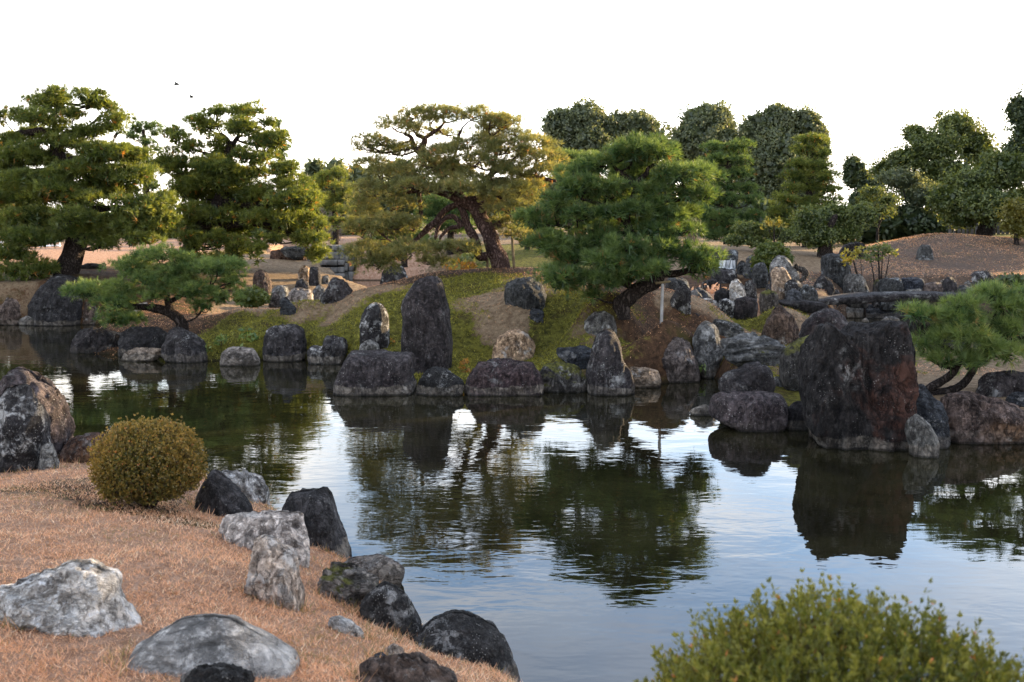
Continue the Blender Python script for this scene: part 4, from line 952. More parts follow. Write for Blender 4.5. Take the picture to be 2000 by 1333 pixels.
t4 = Zm(670,190,3.809,[(400,640,80,200),(620,850,75,170),(850,1100,85,190),(1080,1320,140,260),(230,500,160,260),(440,620,190,290),(100,330,280,400),(80,250,350,420),(330,560,340,430),(1200,1400,240,330),(1000,1240,200,290),
 (700,900,370,430),(780,1000,310,410),(960,1220,300,410),(1230,1560,290,420),(1300,1610,400,520),(110,330,440,560),(540,850,440,560),(840,1100,420,560),(180,560,500,640),(560,800,520,640),(800,1100,560,700),(1330,1640,500,620),
 (60,400,620,780),(350,700,600,720),(650,1050,620,760),(30,300,780,960),(280,540,740,880),(0,200,880,1080),(1150,1500,620,760),(1080,1380,780,880),(1330,1500,700,860),(20,350,1050,1300),(330,700,1060,1250),(700,1000,1080,1180),
 (560,800,1180,1300),(100,400,1200,1333),(1130,1300,900,970),(1180,1400,950,1080),(1100,1300,450,600),(150,380,880,1080),(400,560,880,980),(1050,1300,690,790)]) + [(895,231,30,10),(838,236,28,10),(957,238,28,10),(880,300,44,12),(990,297,50,13),(1005,338,40,13),(870,262,26,8,.4),(955,272,34,10,.4),(760,300,30,10),(885,340,50,14,.6),(965,390,40,14,.5),(760,440,50,18),(700,400,30,14)]
pine("red_pine", "old leaning red pine with open airy crown on top of the island mound", 22.4, (978, 522), t4,
 [[(978,526,19),(970,492,17),(957,462,16),(944,440,15),(936,422,14),(922,404,12),(903,392,11),(892,378,10),(880,362,9),(862,343,9),(848,325,8),(838,308,8),(824,298,9),(812,292,7)],
  [(818,295,6),(826,283,6),(827,272,5),(815,266,4)], [(812,292,6),(806,280,5),(803,268,4),(790,262,3)], [(827,272,4),(842,262,4),(858,252,3),(868,240,2)],
  [(938,425,10),(945,400,10),(950,380,9),(955,362,8),(968,357,7),(985,353,6),(1003,360,5)], [(955,365,7),(960,340,6),(982,328,5),(995,322,4),(1015,342,4),(1040,346,5),(1085,354,3)],
  [(897,393,7),(872,383,6),(848,373,6),(822,373,5),(820,392,4),(822,418,4),(817,440,3),(806,452,2)], [(905,396,5),(885,400,6),(866,413,6),(850,433,6),(836,443,7),(822,458,5),(806,472,4),(780,480,3)],
  [(950,502,9),(935,500,8),(928,475,8),(916,453,9),(909,430,8),(905,412,7),(898,404,5)], [(903,444,6),(886,424,5),(873,424,5),(858,440,4),(850,466,3)], [(898,444,5),(876,447,4),(862,460,3),(858,472,2)],
  [(955,447,6),(975,436,6),(996,428,5),(1010,440,3)], [(955,452,4),(985,440,4),(1003,448,4),(1022,468,3)], [(905,392,6),(930,388,5),(950,382,4)], [(902,388,5),(885,330,4),(890,300,3),(895,270,3),(900,258,3)], [(960,345,5),(968,300,4),(960,270,3)],
  [(775,405,3),(748,420,3),(728,438,2)], [(965,375,5),(985,390,4),(1010,400,3)], [(820,372,5),(780,380,3),(745,392,2)]],
 'n_red', 'bark_red', L=.12, k=12, w=.0046, dens=58, depth=.65, seed=14, core=0, back=.2, thinpad=1.0, zs=.95, rk=1.12, tintshift=.1, twigr=.014)
t5 = [(308,500,44,16),(258,524,42,18),(355,510,25,13),(357,532,56,17),(426,527,48,17),(455,549,22,14),(168,571,38,20),(235,568,42,20),(305,578,32,13),(375,570,42,20),(432,581,34,18),(230,592,38,13),(232,626,45,15),(330,555,40,14),(290,545,35,14),(400,600,30,10)]
pine("low_pine", "low wide-spreading bright green pine leaning over the left end of the island", 20.3, (352, 630), t5,
 [[(355,632,12),(338,614,10),(316,605,9),(295,602,8),(265,600,6),(240,598,4)], [(335,612,8),(328,590,7),(324,568,6),(330,545,4)], [(330,590,5),(370,570,4),(410,560,3)], [(325,570,4),(290,545,3),(265,530,2)], [(265,600,4),(235,620,3),(215,630,2)]],
 'n_bright', 'bark', L=.115, k=18, w=.0046, dens=54, depth=.6, seed=15, rk=1.08, back=.5, thinpad=.8, core=.5)
t6 = Zm(1000,260,3.702,[(680,1000,60,200),(900,1200,55,220),(500,760,150,300),(760,1000,150,240),(370,560,250,330),(1040,1420,250,380),(330,620,340,480),(560,860,345,500),(860,1150,350,520),(1130,1350,380,520),(1300,1500,390,520),(200,400,430,600),
 (40,330,560,700),(330,610,520,690),(720,1000,510,620),(1000,1260,540,680),(870,1170,640,800),(1180,1350,660,740),(100,400,730,900),(400,780,700,850),(270,640,800,960),(640,860,830,1000),(860,1200,820,1020),(1160,1480,820,1000),(1280,1480,900,1040),
 (200,500,950,1120),(480,780,1000,1150),(260,500,1060,1160),(500,660,1130,1200)]) + [(1245,342,50,9,.9),(1210,395,40,14,.8),(1180,440,40,14,.9),(1225,482,36,16,-.8),(1250,528,46,18,-.75),(1180,512,42,20,-.9),(1302,482,36,15,-.5),(1215,540,40,16,-.5),(1330,420,36,14,.3),(1268,405,36,15,-.3),(1192,418,34,14,-.5),(1262,440,32,14,.3)]
pine("dense_pine", "dense deep green pine with cloud-like tiers leaning right, propped by a pole", 17.7, (1215, 590), t6,
 [[(1213,594,17),(1232,578,16),(1258,560,15),(1280,546,14),(1287,525,12),(1272,500,11),(1252,480,9),(1236,460,8),(1224,435,8),(1226,410,7),(1238,380,6),(1246,352,5)],
  [(1240,365,5),(1222,345,5),(1205,332,4),(1195,322,3)], [(1246,355,5),(1262,340,5),(1268,328,4),(1285,318,3)], [(1224,436,6),(1200,418,6),(1185,405,5),(1150,392,4)], [(1285,538,9),(1325,535,7),(1360,520,4)],
  [(1245,568,7),(1205,548,6),(1165,538,5),(1120,530,3)], [(1252,480,6),(1290,462,5),(1330,455,3)], [(1236,460,6),(1190,455,5),(1140,450,4),(1090,440,3)], [(1228,410,5),(1275,395,5),(1330,390,4)], [(1262,492,6),(1200,490,5),(1130,490,4)]],
 'n_green', 'bark', L=.145, k=20, w=.0048, dens=52, depth=.75, seed=16, back=.45, rk=1.07, thinpad=.9, core=.9)
t7 = Zm(1740,530,5.33,[(100,520,370,560),(560,960,320,450),(880,1290,180,340),(430,1000,420,600),(480,1050,580,760),(980,1386,260,500),(1000,1386,500,740),(200,450,680,850),(370,760,850,1040),(700,1080,860,1050),(1050,1386,780,1000),(1250,1600,200,330)]) + [(2045,620,42,30),(2040,680,40,28),(2030,575,30,16),(1935,680,36,14)]
pine("shore_pine", "green long-needled pine leaning over the right shore, cut by the photo edge", 13.4, (1795, 778), t7,
 [[(1792,782,9),(1815,760,8.5),(1845,742,8),(1864,724,7),(1880,695,6),(1897,660,5),(1905,640,3)], [(1800,775,8),(1825,768,8),(1852,763,8),(1880,750,8),(1900,728,7),(1912,700,6),(1935,680,5),(1975,665,4),(2030,650,3)],
  [(1880,695,4),(1850,680,4),(1815,660,3),(1795,640,2)], [(1910,700,4),(1930,650,4),(1945,610,3),(1945,585,2)], [(1865,722,4),(1830,710,3),(1800,690,2)]],
 'n_bright', 'bark', L=.15, k=24, w=.0038, dens=58, depth=.7, seed=17, back=.5, thinpad=.9, core=.6, tintshift=.08)

def tiers(rows, seed, per=3, ry=13):
    rg = np.random.default_rng(seed); out = []
    for v, a, b in rows:
        w = b - a; n = max(2, round(w / 38))
        for i in range(n):
            out.append((a + w * (i + .5) / n + rg.uniform(-5, 5), v + rg.uniform(-5, 5), w / n * .62, ry * rg.uniform(.8, 1.15)))
    return out
G8 = "cloud-pruned pines behind the waterfall"
pine("column_pine", "upright cloud-pruned pine with flat lit top, left of the two conical pines", 42, (1420, 480), tiers([(292,1383,1462),(316,1378,1464),(342,1378,1462),(368,1372,1470),(395,1375,1478),(420,1362,1480),(443,1356,1482),(464,1370,1480)], 3),
 [[(1420,484,9),(1424,430,8),(1424,360,7),(1424,305,4)]], 'n_green', 'bark', L=.17, k=12, w=.009, dens=26, depth=.8, seed=18, back=.4, core=.62, group=G8)
pine("column_pine", "tapering cloud-pruned pine with sunlit right rim, before the gap in the trees", 45, (1575, 470), tiers([(275,1556,1618),(298,1550,1620),(322,1545,1622),(346,1540,1628),(370,1528,1636),(395,1516,1642),(418,1508,1640),(440,1505,1600)], 4),
 [[(1578,474,9),(1580,430,8),(1582,360,7),(1588,290,4)]], 'n_olive', 'bark', L=.18, k=12, w=.0095, dens=24, depth=.8, seed=19, back=.4, core=.62, group=G8)
pine("background_pine", "thin dark pine standing in the gap between the two big left pines", 45, (285, 470), [(262,250,16,10),(292,248,22,11),(305,262,16,9),(255,268,14,9),(285,278,22,9),(305,292,14,9),(270,300,20,10),(300,320,22,12),(275,340,25,14),(300,365,25,14)],
 [[(285,474,8),(287,400,7),(285,330,6),(283,285,5),(280,255,3)]], 'n_green', 'bark', L=.17, k=11, w=.009, dens=22, depth=.6, seed=20, back=.3, core=.5)
pine("background_pine", "slim dark pine just showing behind the right edge of the billowing pine", 48, (545, 470), [(542,242,13,6),(553,262,14,8),(556,292,16,9),(548,308,18,8),(540,330,22,12),(550,360,24,12),(545,400,26,14)],
 [[(545,474,6),(547,380,5),(548,300,4),(545,245,2)]], 'n_green', 'bark', L=.18, k=11, w=.009, dens=20, depth=.6, seed=21, back=.3, core=.5)
pine("background_pine", "small yellow-lit rounded pine right of the billowing pine", 47, (648, 474), tiers([(345,615,680),(366,608,684),(388,612,690),(410,625,692),(430,640,690)], 5),
 [[(655,478,7),(655,430,6),(650,370,4)]], 'n_olive', 'bark', L=.18, k=12, w=.0095, dens=24, depth=.8, seed=22, back=.4, core=.6, tintshift=.12)
pine("background_pine", "low bushy pine seen through the left branches of the red pine", 36, (790, 505), tiers([(440,735,830),(460,725,845),(482,735,860)], 6),
 [[(790,508,7),(788,470,6),(785,440,4)]], 'n_bright', 'bark', L=.16, k=13, w=.008, dens=28, depth=.8, seed=23, back=.4, core=.6)
pine("background_pine", "rounded green pine behind the red pine trunk, right of the forked stem", 40, (870, 480), tiers([(395,835,930),(415,825,935),(438,830,925)], 7),
 [[(880,484,7),(880,440,6),(878,400,4)]], 'n_green', 'bark', L=.17, k=12, w=.009, dens=24, depth=.8, seed=24, back=.4, core=.62)
pine("background_pine", "soft green pine between the red pine trunk and the dense green pine", 38, (1030, 490), tiers([(400,985,1060),(425,980,1080),(450,1010,1090)], 8),
 [[(1030,494,6),(1030,450,6),(1028,405,4)]], 'n_bright', 'bark', L=.16, k=12, w=.008, dens=26, depth=.8, seed=25, back=.4, core=.6)
pine("background_pine", "flat-topped distant pine above the left shoulder of the dense green pine", 50, (1110, 470), tiers([(310,1085,1170),(330,1075,1180),(355,1080,1180),(390,1080,1180)], 9),
 [[(1115,474,8),(1118,400,7),(1120,320,4)]], 'n_bright', 'bark', L=.18, k=11, w=.0095, dens=22, depth=.8, seed=26, back=.4, core=.6)
# ---------------------------------------------------------------- broadleaf trees and shrubs behind
GB = "rounded evergreen trees along the skyline"
leafy("evergreen_tree", "double-domed rounded evergreen on the skyline left of the dense green pine top", 70, (1130, 465),
  [(1092,245,34,34),(1145,236,42,38,1),(1085,285,30,26),(1150,280,44,32),(1185,252,22,26,1),(1120,320,60,32,1),(1120,370,60,40,1)], 'l_grey', leaf=.11, dens=58, trunk_r=.35, seed=31, group=GB)
leafy("evergreen_tree", "low broad evergreen just right of the double-domed one on the skyline", 72, (1245, 465),
  [(1210,246,26,28),(1248,250,38,34,1),(1235,290,48,32),(1280,278,26,26,1),(1240,340,55,40,1)], 'l_grey', leaf=.11, dens=58, trunk_r=.35, seed=32, group=GB)
leafy("evergreen_tree", "wide dome-shaped evergreen with warm top, middle of the right skyline", 68, (1380, 465),
  [(1382,247,58,46),(1348,275,42,34,-1),(1405,285,52,40,-1),(1375,325,64,40),(1330,310,32,32),(1380,390,60,45)], 'l_grey', leaf=.11, dens=58, trunk_r=.4, seed=33, group=GB)
leafy("evergreen_tree", "tallest massive evergreen on the skyline behind the tapering pine", 66, (1530, 465),
  [(1478,262,36,44),(1520,244,40,44),(1570,254,38,42),(1598,290,24,54),(1520,315,62,60,-1),(1468,335,42,62),(1588,345,32,52),(1520,400,70,45)], 'l_grey', leaf=.11, dens=58, trunk_r=.45, seed=34, group=GB)
leafy("thin_tree", "thin see-through treetop between two skyline evergreens", 70, (1298, 465), [(1296,252,12,14),(1305,265,14,14),(1300,290,16,20)], 'l_dark', leaf=.2, dens=7, core=0, trunk_r=.12, seed=35)
leafy("dark_tree", "small dark tree right of the bright gap in the skyline", 58, (1690, 462), [(1668,338,24,36),(1700,362,32,30),(1688,396,36,26),(1718,345,20,18),(1690,430,34,24)], 'l_dark', leaf=.085, dens=85, trunk_r=.2, seed=36, core=.75)
leafy("spreading_tree", "tall spreading tree with yellow-lit upper right crown at the right", 50, (1850, 464),
  [(1788,262,28,22),(1868,246,46,30),(1826,288,58,34,-1),(1902,285,46,38),(1768,312,44,28,-1),(1735,334,38,24),(1842,335,70,34,-1),(1928,312,30,30),(1800,370,60,30,-1)], 'l_mid', leaf=.08, dens=80, trunk_r=.3, seed=37, core=.62)
leafy("tall_tree", "very tall tree reaching the top right edge of the photo frame", 42, (2040, 464),
  [(1988,215,24,34),(2012,255,40,48),(1990,300,38,38),(2045,300,60,70),(2065,200,60,66),(2060,390,60,60)], 'l_dark', leaf=.075, dens=80, trunk_r=.3, seed=38, core=.65)
leafy("leafy_tree", "dense dark leafy tree filling the right side above the mound", 40, (1925, 464),
  [(1962,335,58,44),(1900,362,58,34),(1852,392,48,36),(1930,402,60,38,-1),(1988,405,40,46),(1880,425,46,22)], 'l_mid', leaf=.065, dens=100, trunk_r=.28, seed=39, core=.72)
leafy("grey_tree", "grey-green layered tree with thin pale forked trunk behind the sandy mound", 46, (1771, 468),
  [(1760,350,52,22),(1806,384,56,26),(1722,392,40,22),(1775,415,48,18)], 'l_grey', bark='bark_grey', leaf=.065, dens=100, trunk_r=.1, seed=40, core=.62)
leafy("camellia", "rounded green shrub-like tree with a dark short trunk behind the grooved stone", 32, (1606, 514),
  [(1582,432,38,28),(1632,424,44,30,.5),(1680,424,36,28,.8),(1602,462,46,26),(1560,458,30,20),(1650,455,40,22,.4)], 'l_mid', leaf=.042, dens=190, trunk_r=.2, seed=41, core=.7)
leafy("maple", "yellowish green maple crown above the grey-green trees at the right", 42, (1712, 466), [(1704,374,26,10),(1732,392,26,14),(1690,392,20,12),(1720,412,30,16)], 'l_mid', leaf=.055, dens=90, core=.3, trunk_r=.06, seed=42, tintshift=-.05)
leafy("maple", "light green maple at the far right edge over the mound", 36, (1985, 470), [(1982,412,34,26),(1996,445,30,24),(1970,440,18,16)], 'l_yellow', leaf=.055, dens=90, core=.5, trunk_r=.08, seed=43, tintshift=-.3)
leafy("layered_shrub", "low layered shrub with some yellow leaves left of the round shrub", 31, (1505, 492), [(1462,446,36,13),(1500,452,40,14),(1440,470,30,12),(1482,474,34,12),(1532,462,26,14)], 'l_mid', leaf=.042, dens=160, core=.6, trunk_r=.08, seed=44)
leafy("yellow_sprig", "small spray of yellow leaves on the layered shrub's left side", 30.4, (1512, 470), [(1512,434,16,7),(1500,442,12,6),(1528,440,10,5)], 'l_yellow', leaf=.07, dens=60, core=0, trunk_r=.03, seed=45, tintshift=.2)
leafy("round_shrub", "dense round green shrub behind the upright grey stones", 27, (1505, 535), [(1508,500,36,30),(1490,516,24,22),(1528,510,22,22)], 'clip', leaf=.032, dens=380, core=.85, trunk_r=.06, seed=46)
leafy("clipped_bush", "small clipped round bush at the left end of the island ridge", 24, (492, 602), [(492,582,37,21)], 'clip', leaf=.03, dens=420, core=.88, trunk_r=.05, seed=47)
leafy("glossy_shrub", "dark glossy leaved shrub at the right edge above the shore pine", 22.5, (1990, 590), [(1985,556,34,18),(2010,565,28,20),(1965,552,16,10)], 'l_dark', leaf=.06, dens=110, core=.7, trunk_r=.05, seed=48, depth=1)
leafy("small_maple", "little crooked maple with green and yellow leaves on the sandy bank", 27.6, (1722, 546), [(1716,490,26,9),(1700,504,22,8),(1738,497,14,8),(1725,482,12,6)], 'l_mid', leaf=.055, dens=70, core=0, trunk_r=.05, seed=49, tintshift=.1)
leafy("yellow_maple", "low branch of bright yellow maple leaves over the grooved stone", 27.0, (1700, 545), [(1664,496,16,8),(1655,510,10,7),(1680,490,12,5)], 'l_yellow', leaf=.07, dens=60, core=0, trunk_r=.03, seed=50, tintshift=.25)
# understorey and far rows
GH = "dark understorey bushes beyond the lawns"
und = [("dark bush behind the foot of the grey-green layered tree", 47,[(1700,440,50,34),(1650,450,36,24)]), ("dark bush under the spreading tree at the back of the mound", 46,[(1768,438,60,34),(1840,438,56,34)]),
 ("dark bush at the right rear of the mound below the leafy tree", 47,[(1870,446,50,20),(1930,450,40,16)]), ("dark hedge bush behind the column-shaped pine", 62,[(1330,430,46,36),(1400,420,50,44)]), ("dark hedge bush behind the tapering pine", 60,[(1480,430,60,40),(1560,430,60,40),(1640,438,40,28)]),
 ("far dark green bush seen behind the red pine's left branches", 74,[(712,400,38,48),(770,395,48,40)]), ("far dark green bush behind the red pine's trunk", 76,[(860,400,60,44),(950,400,60,42)]), ("far dark green bush between red pine and dense pine", 75,[(1040,395,60,48),(1100,400,40,44)]),
 ("far bush under the billowing pine", 60,[(430,440,70,30),(520,440,60,30)]), ("far bush behind the left pine's lower tiers", 58,[(40,430,80,36),(180,440,90,30),(300,440,60,30)]), ("far bush right behind the stone wall", 66, [(600,432,50,36),(676,436,46,34)]), ("low green bush on the far lawn under the red pine's left side", 41, [(762,478,56,26)]), ("low green bush on the lawn behind the gap between red pine and dense pine", 46, [(1058,466,50,22)]), ("tall dark bush hidden behind the dense green pine", 74, [(1180,400,60,56),(1262,398,60,60)]), ("far light bush at the left photo edge", 52,[(-40,400,60,60),(15,365,40,30)])]
for i, (lb, yy, lo) in enumerate(und):
    leafy("bush", lb, yy, (lo[0][0], 470), lo, 'l_dark' if i < 8 else 'l_mid', leaf=.22 if yy > 50 else .15, dens=14 if yy > 50 else 22, core=.85, trunk=False, seed=60 + i, group=GH)
far = [("pale grey-green distant tree right of the billowing pine's top", 82, [(618,338,22,24),(612,370,26,40),(640,400,36,44)]), ("rounded distant tree between the billowing and red pines", 80, [(656,336,20,20),(665,370,30,34),(690,400,36,44)]),
 ("distant tree touching the red pine's left edge", 78, [(700,350,26,20),(720,380,30,40),(700,420,36,36)]), ("distant dark treetop inside the red pine's crown gap", 84, [(780,332,30,18),(790,370,44,40)])]
for i, (lb, yy, lo) in enumerate(far):
    leafy("distant_tree", lb, yy, (lo[0][0], 462), lo, 'l_grey', leaf=.28, dens=11, core=.8, trunk_r=.2, seed=80 + i)
side = [("large dark added shade tree beyond the right photo edge, nearest row", 40, [(2170,330,100,120),(2180,210,80,80)]), ("large dark added shade tree further right beyond the photo edge", 42, [(2390,310,120,150),(2370,180,90,80)]),
 ("large dark added shade tree farthest right beyond the photo edge", 36, [(2640,290,140,180),(2630,150,100,90)]), ("large added shade tree right of the shore beyond the photo edge", 28, [(2760,330,160,200),(2740,150,120,100)]),
 ("broad added shade tree on the right bank well outside the photo frame", 25, [(3300,300,230,230),(3350,60,170,130)]), ("tall added shade tree on the right bank well outside the photo frame, behind the broad one", 27, [(3750,300,240,260),(3700,0,180,160)]),
 ("middle added shade tree on the right bank well outside the photo frame", 26.5, [(3000,300,260,230),(3000,60,200,160)]),
 ("nearest added shade tree on the right bank well outside the photo frame", 18, [(3700,250,330,300),(3650,-120,240,200)])]
for i, (lb, yy, lo) in enumerate(side):  # out-of-view trees, added to shade the near lawn and island
    leafy("added_shade_tree", lb, yy, (lo[0][0], 480), lo, 'l_dark', leaf=.3, dens=6, core=.85, trunk_r=.35, seed=90 + i, group="trees added for shade beyond the right edge")

def twig_bush(name, label, Y, base_uv, u, v, rx, ry, n, seed):
    global RNG
    RNG = np.random.default_rng(seed)
    base = P(base_uv[0], base_uv[1], Y); base[2] = float(H(base[0], base[1])[0]); s = Y / FPX
    parts = []
    for i in range(n):
        e = P(u, v, Y) + rand_dirs(1)[0] * np.array([rx, rx * .7, ry]) * s * RNG.uniform(.6, 1)
        st = base + RNG.normal(size=3) * np.array([.15, .15, 0]); mid = (st + e) / 2 + RNG.normal(size=3) * .12
        parts.append(tube([st, mid, e], [.022, .014, .005], 3, seed + i, .1, 3, jit=1.5))
        for k in range(5):
            a = mid + (e - mid) * RNG.uniform(0, .9); b = a + RNG.normal(size=3) * .3 + np.array([0, 0, .15])
            parts.append(tube([a, (a + b) / 2 + RNG.normal(size=3) * .04, b], [.009, .007, .003], 3, seed + i, .1, 2))
    V, F = merge(parts)
    o = link(name, mesh_np(name, V - base, F, M['twig'], False, {"tint": np.full(len(V), .5)}), None, label, "shrub", None, None, base)
twig_bush("bare_shrub", "leafless greyish shrub between the billowing pine and the stone wall", 52, (650, 474), 645, 430, 38, 42, 60, 5)
twig_bush("bare_shrub", "small leafless shrub on the far lawn seen right of the dense pine", 48, (1350, 478), 1346, 435, 18, 26, 26, 6)

# little plants along the shore
def sprig(name, label, u, v, rx, ry, mat, cat="plant", n=40, leaf=.05, seed=1, yadd=0.0, Y=None):
    Y = Y or ground_hit(u, v + ry) + yadd
    leafy(name, label, Y, (u, v + ry), [(u, v, rx, ry)], mat, leaf=leaf, dens=n, core=0, trunk_r=.008, seed=seed, cat=cat, aspect=.4)
sprig("fern", "pale green leafy plant on the moss above the domed tan rock", 432, 667, 12, 8, 'n_bright', n=300, leaf=.045, seed=101)
sprig("fern", "second pale green plant lower down by the slate-like rock", 410, 684, 9, 6, 'n_bright', n=300, leaf=.04, seed=102)
sprig("grass_tuft", "drooping green grass tuft on the moss right of the pale green plants", 482, 656, 22, 10, 'n_bright', n=140, leaf=.07, seed=103)
sprig("red_leaved_seedling", "tiny orange leaved seedling beside the narrow upright stone", 760, 668, 9, 5, 'l_orange', n=300, leaf=.04, seed=104)
sprig("orange_seedling", "small orange and yellow leaved seedling right of the small domed rock", 910, 717, 12, 12, 'l_orange', n=120, leaf=.045, seed=105)
sprig("yellow_seedling", "tiny orange-yellow leaves in the dark gap under the wavy slab", 1419, 707, 10, 6, 'l_orange', n=220, leaf=.045, seed=106, Y=17.4)
sprig("green_tuft", "bright green tuft at the foot of the tall gnarled rock", 1369, 722, 8, 9, 'n_bright', n=300, leaf=.05, seed=107, Y=16.6)
sprig("orange_undergrowth", "low orange-brown undergrowth left of the red pine's foot", 900, 522, 34, 9, 'l_orange', n=60, leaf=.07, seed=108, Y=22.9)
sprig("green_undergrowth", "low grey-green bush just behind the red pine's foot", 930, 508, 36, 14, 'l_mid', n=60, leaf=.08, seed=109, Y=26)
sprig("pink_grass_patch", "pink dead grass clump in the dry cove before the waterfall", 1388, 570, 42, 7, 'straw', n=120, leaf=.07, seed=110, Y=24.6)

# ---------------------------------------------------------------- azaleas
def leaves_at(C, Dr, k, L, w, spread):
    """whorls of pointed leaves (two triangles each, folded on the midrib)"""
    N = len(C)
    d = unit(Dr[:, None] + spread * RNG.normal(size=(N, k, 3)))
    s = unit(np.cross(d, RNG.normal(size=(N, k, 3)) + Dr[:, None] * 2))
    nrm = np.cross(s, d)
    Lk = (L * RNG.uniform(.65, 1.15, (N, k)))[..., None]
    b = C[:, None] + d * Lk * .08; t = C[:, None] + d * Lk
    m = C[:, None] + d * Lk * .6 - nrm * w * .4
    V = np.stack([b, m + s * w, t, m - s * w], 2).reshape(-1, 3)
    q = np.arange(len(V)).reshape(-1, 4)
    return V, np.concatenate([q[:, [0, 1, 2]], q[:, [0, 2, 3]]]), np.repeat(np.clip(np.repeat(RNG.uniform(0, 1, N) * .6, k) + RNG.uniform(0, .4, N * k), 0, 1), 4)
def azalea(name, label, c, r, nshoot, L, w, k, mat, shoot, seed, stems=True, tall=.25, bare=False, whorls=3, low=-.75):
    global RNG
    RNG = np.random.default_rng(seed)
    base = np.array([c[0], c[1], float(H(c[0], c[1])[0])])
    t = thing(name, base, label, "bush")
    d = rand_dirs(nshoot * 2)
    d = d[(d[:, 2] > low)][:nshoot]
    lump = 1 + .16 * fbm(d * 4.1 + seed, seed, 3)
    S = c + d * r * lump[:, None] * RNG.uniform(.78, 1.0, len(d))[:, None]
    ax = unit(d * .55 + np.array([0, 0, .75]) + .22 * RNG.normal(size=d.shape))
    ln = shoot * RNG.uniform(.3, 1.0, len(d)); tl = (RNG.uniform(0, 1, len(d)) < tall) & (d[:, 2] > .3); ln[tl] *= RNG.uniform(1.2, 2.3, tl.sum())
    Vs, Fs, Ts = [], [], []
    def add(V, F, T):
        o = sum(len(x) for x in Vs); Vs.append(V); Fs.append(F + o); Ts.append(T)
    for j in range(whorls):
        f = j / max(whorls - 1, 1)
        C = S + ax * (ln * f)[:, None]
        V, F, T = leaves_at(C, ax, k if j == whorls - 1 else max(3, k - 3), L * (1 if j < whorls - 1 else .85), w, .6 - .2 * f)
        add(V, F, np.clip(T * .9 + .12 * f, 0, 1))
    V, F = merge([(Vs[i], Fs[i] - sum(len(x) for x in Vs[:i])) for i in range(len(Vs))]); T = np.concatenate(Ts)
    n3 = nshoot; q = rand_dirs(n3) * np.array(r) * RNG.uniform(.55, .86, n3)[:, None]
    V3, F3, T3 = leaves_at(c + q, unit(q + np.array([0, 0, .2])), 3, L * 1.5, w * 3, 1.2)
    F = np.vstack([F, F3 + len(V)]); V = np.vstack([V, V3]); T = np.concatenate([T, T3 * .4 + .1])  # inner leaves tinted darker, the bush's shaded interior painted in
    link("leaves", mesh_np("leaves", V - base, F, M[mat], False, {"tint": T}), t, kind=None)
    TRI[0] += len(F)
    # stems
    n = len(S); side = unit(np.cross(ax, RNG.normal(size=(n, 3)))) * (w * .4)
    a = S - ax * shoot * .8; b = S + ax * ln[:, None]
    V = np.stack([a - side, a + side, b], 1).reshape(-1, 3); F = np.arange(len(V)).reshape(-1, 3)
    parts = [(V, F)]
    for i in range(14):
        an = RNG.uniform(0, 6.28); e = c + np.array([math.cos(an) * r[0] * .7, math.sin(an) * r[1] * .7, -r[2] * RNG.uniform(-.2, .35)])
        parts.append(tube([base - np.array([0, 0, .05]), (base + e) / 2 + RNG.normal(size=3) * .03, e], [r[0] * .03, r[0] * .02, r[0] * .01], 5, seed + i, .1, 4, jit=.8))
    V, F = merge(parts)
    link("stems", mesh_np("stems", V - base, F, M['bark_red'], False), t)
    return t
yb = ground_hit(300, 1000) + .18
cc = P(290, 900, yb); rr = 111 / FPX * yb
azalea("azalea_bush", "round clipped azalea bush with bronze and olive leaves on the lawn at the left", cc + np.array([0, 0, -.03]), np.array([rr * .97, rr * .95, 84 / FPX * yb]), 5600, .024, .0048, 6, 'azalea', .04, 201, tall=.16, whorls=2)
ct = P(1665, 1188, 2.35); ct[2] -= .485
azalea("azalea_bush", "bright olive azalea with upright shoots in the bottom right foreground", ct, np.array([.53, .5, .46]), 3500,   .022, .0026, 7, 'azalea_dk', .055, 202, tall=.2, whorls=5, low=-.15)

# ---------------------------------------------------------------- grass and moss
def blades(name, X, Y, hgt, wid, mat, label, tint, lean=.5, seed=1, kind="stuff"):
    global RNG
    RNG = np.random.default_rng(seed)
    n = len(X); Zg = H(X, Y)
    b = np.stack([X, Y, Zg - .004], 1)
    an = RNG.uniform(0, 2 * np.pi, n); side = np.stack([np.cos(an), np.sin(an), 0 * an], 1) * (wid * RNG.uniform(.6, 1.2, n))[:, None]
    h = hgt * RNG.uniform(.45, 1.15, n)
    ln = RNG.normal(size=(n, 2)) * lean
    tip = b + np.stack([ln[:, 0] * h, ln[:, 1] * h, h * RNG.uniform(.55, 1, n)], 1)
    V = np.stack([b - side, b + side, tip], 1).reshape(-1, 3)
    T = np.repeat(tint, 3)
    TRI[0] += n
    return link(name, mesh_np(name, V, np.arange(len(V)).reshape(-1, 3), M[mat], False, {"tint": T}), None, label, None, None, kind)
rg = np.random.default_rng(55)
# near lawn: denser close by
n = 620000
yy = 2.9 * (10.5 / 2.9) ** rg.uniform(0, 1, n); xx = rg.uniform(-.56, .16, n) * yy
dd = sdist(POND, xx, yy)
keep = (dd > .12) & ((xx < .3) | (yy > 3.2)); xx, yy, dd = xx[keep], yy[keep], dd[keep]
sel = rg.uniform(0, 1, len(xx)) < np.clip(.30 + .25 * fbm(np.stack([xx * 3, yy * 3, 0 * xx], 1), 31, 2), .1, 1); xx, yy, dd = xx[sel], yy[sel], dd[sel]
tt = np.clip(rg.uniform(.08, .96, len(xx)) + .45 * fbm(np.stack([xx * 2.2, yy * 2.2, 0 * xx], 1), 43, 4), .07, .96)
gn = fbm(np.stack([xx * 1.3, yy * 1.3, 0 * xx], 1), 41, 3)
green = rg.uniform(0, 1, len(xx)) < np.clip(.03 + .5 * np.exp(-dd / .25) + .25 * (gn > .28), 0, .6)
tt[green] = 0.0
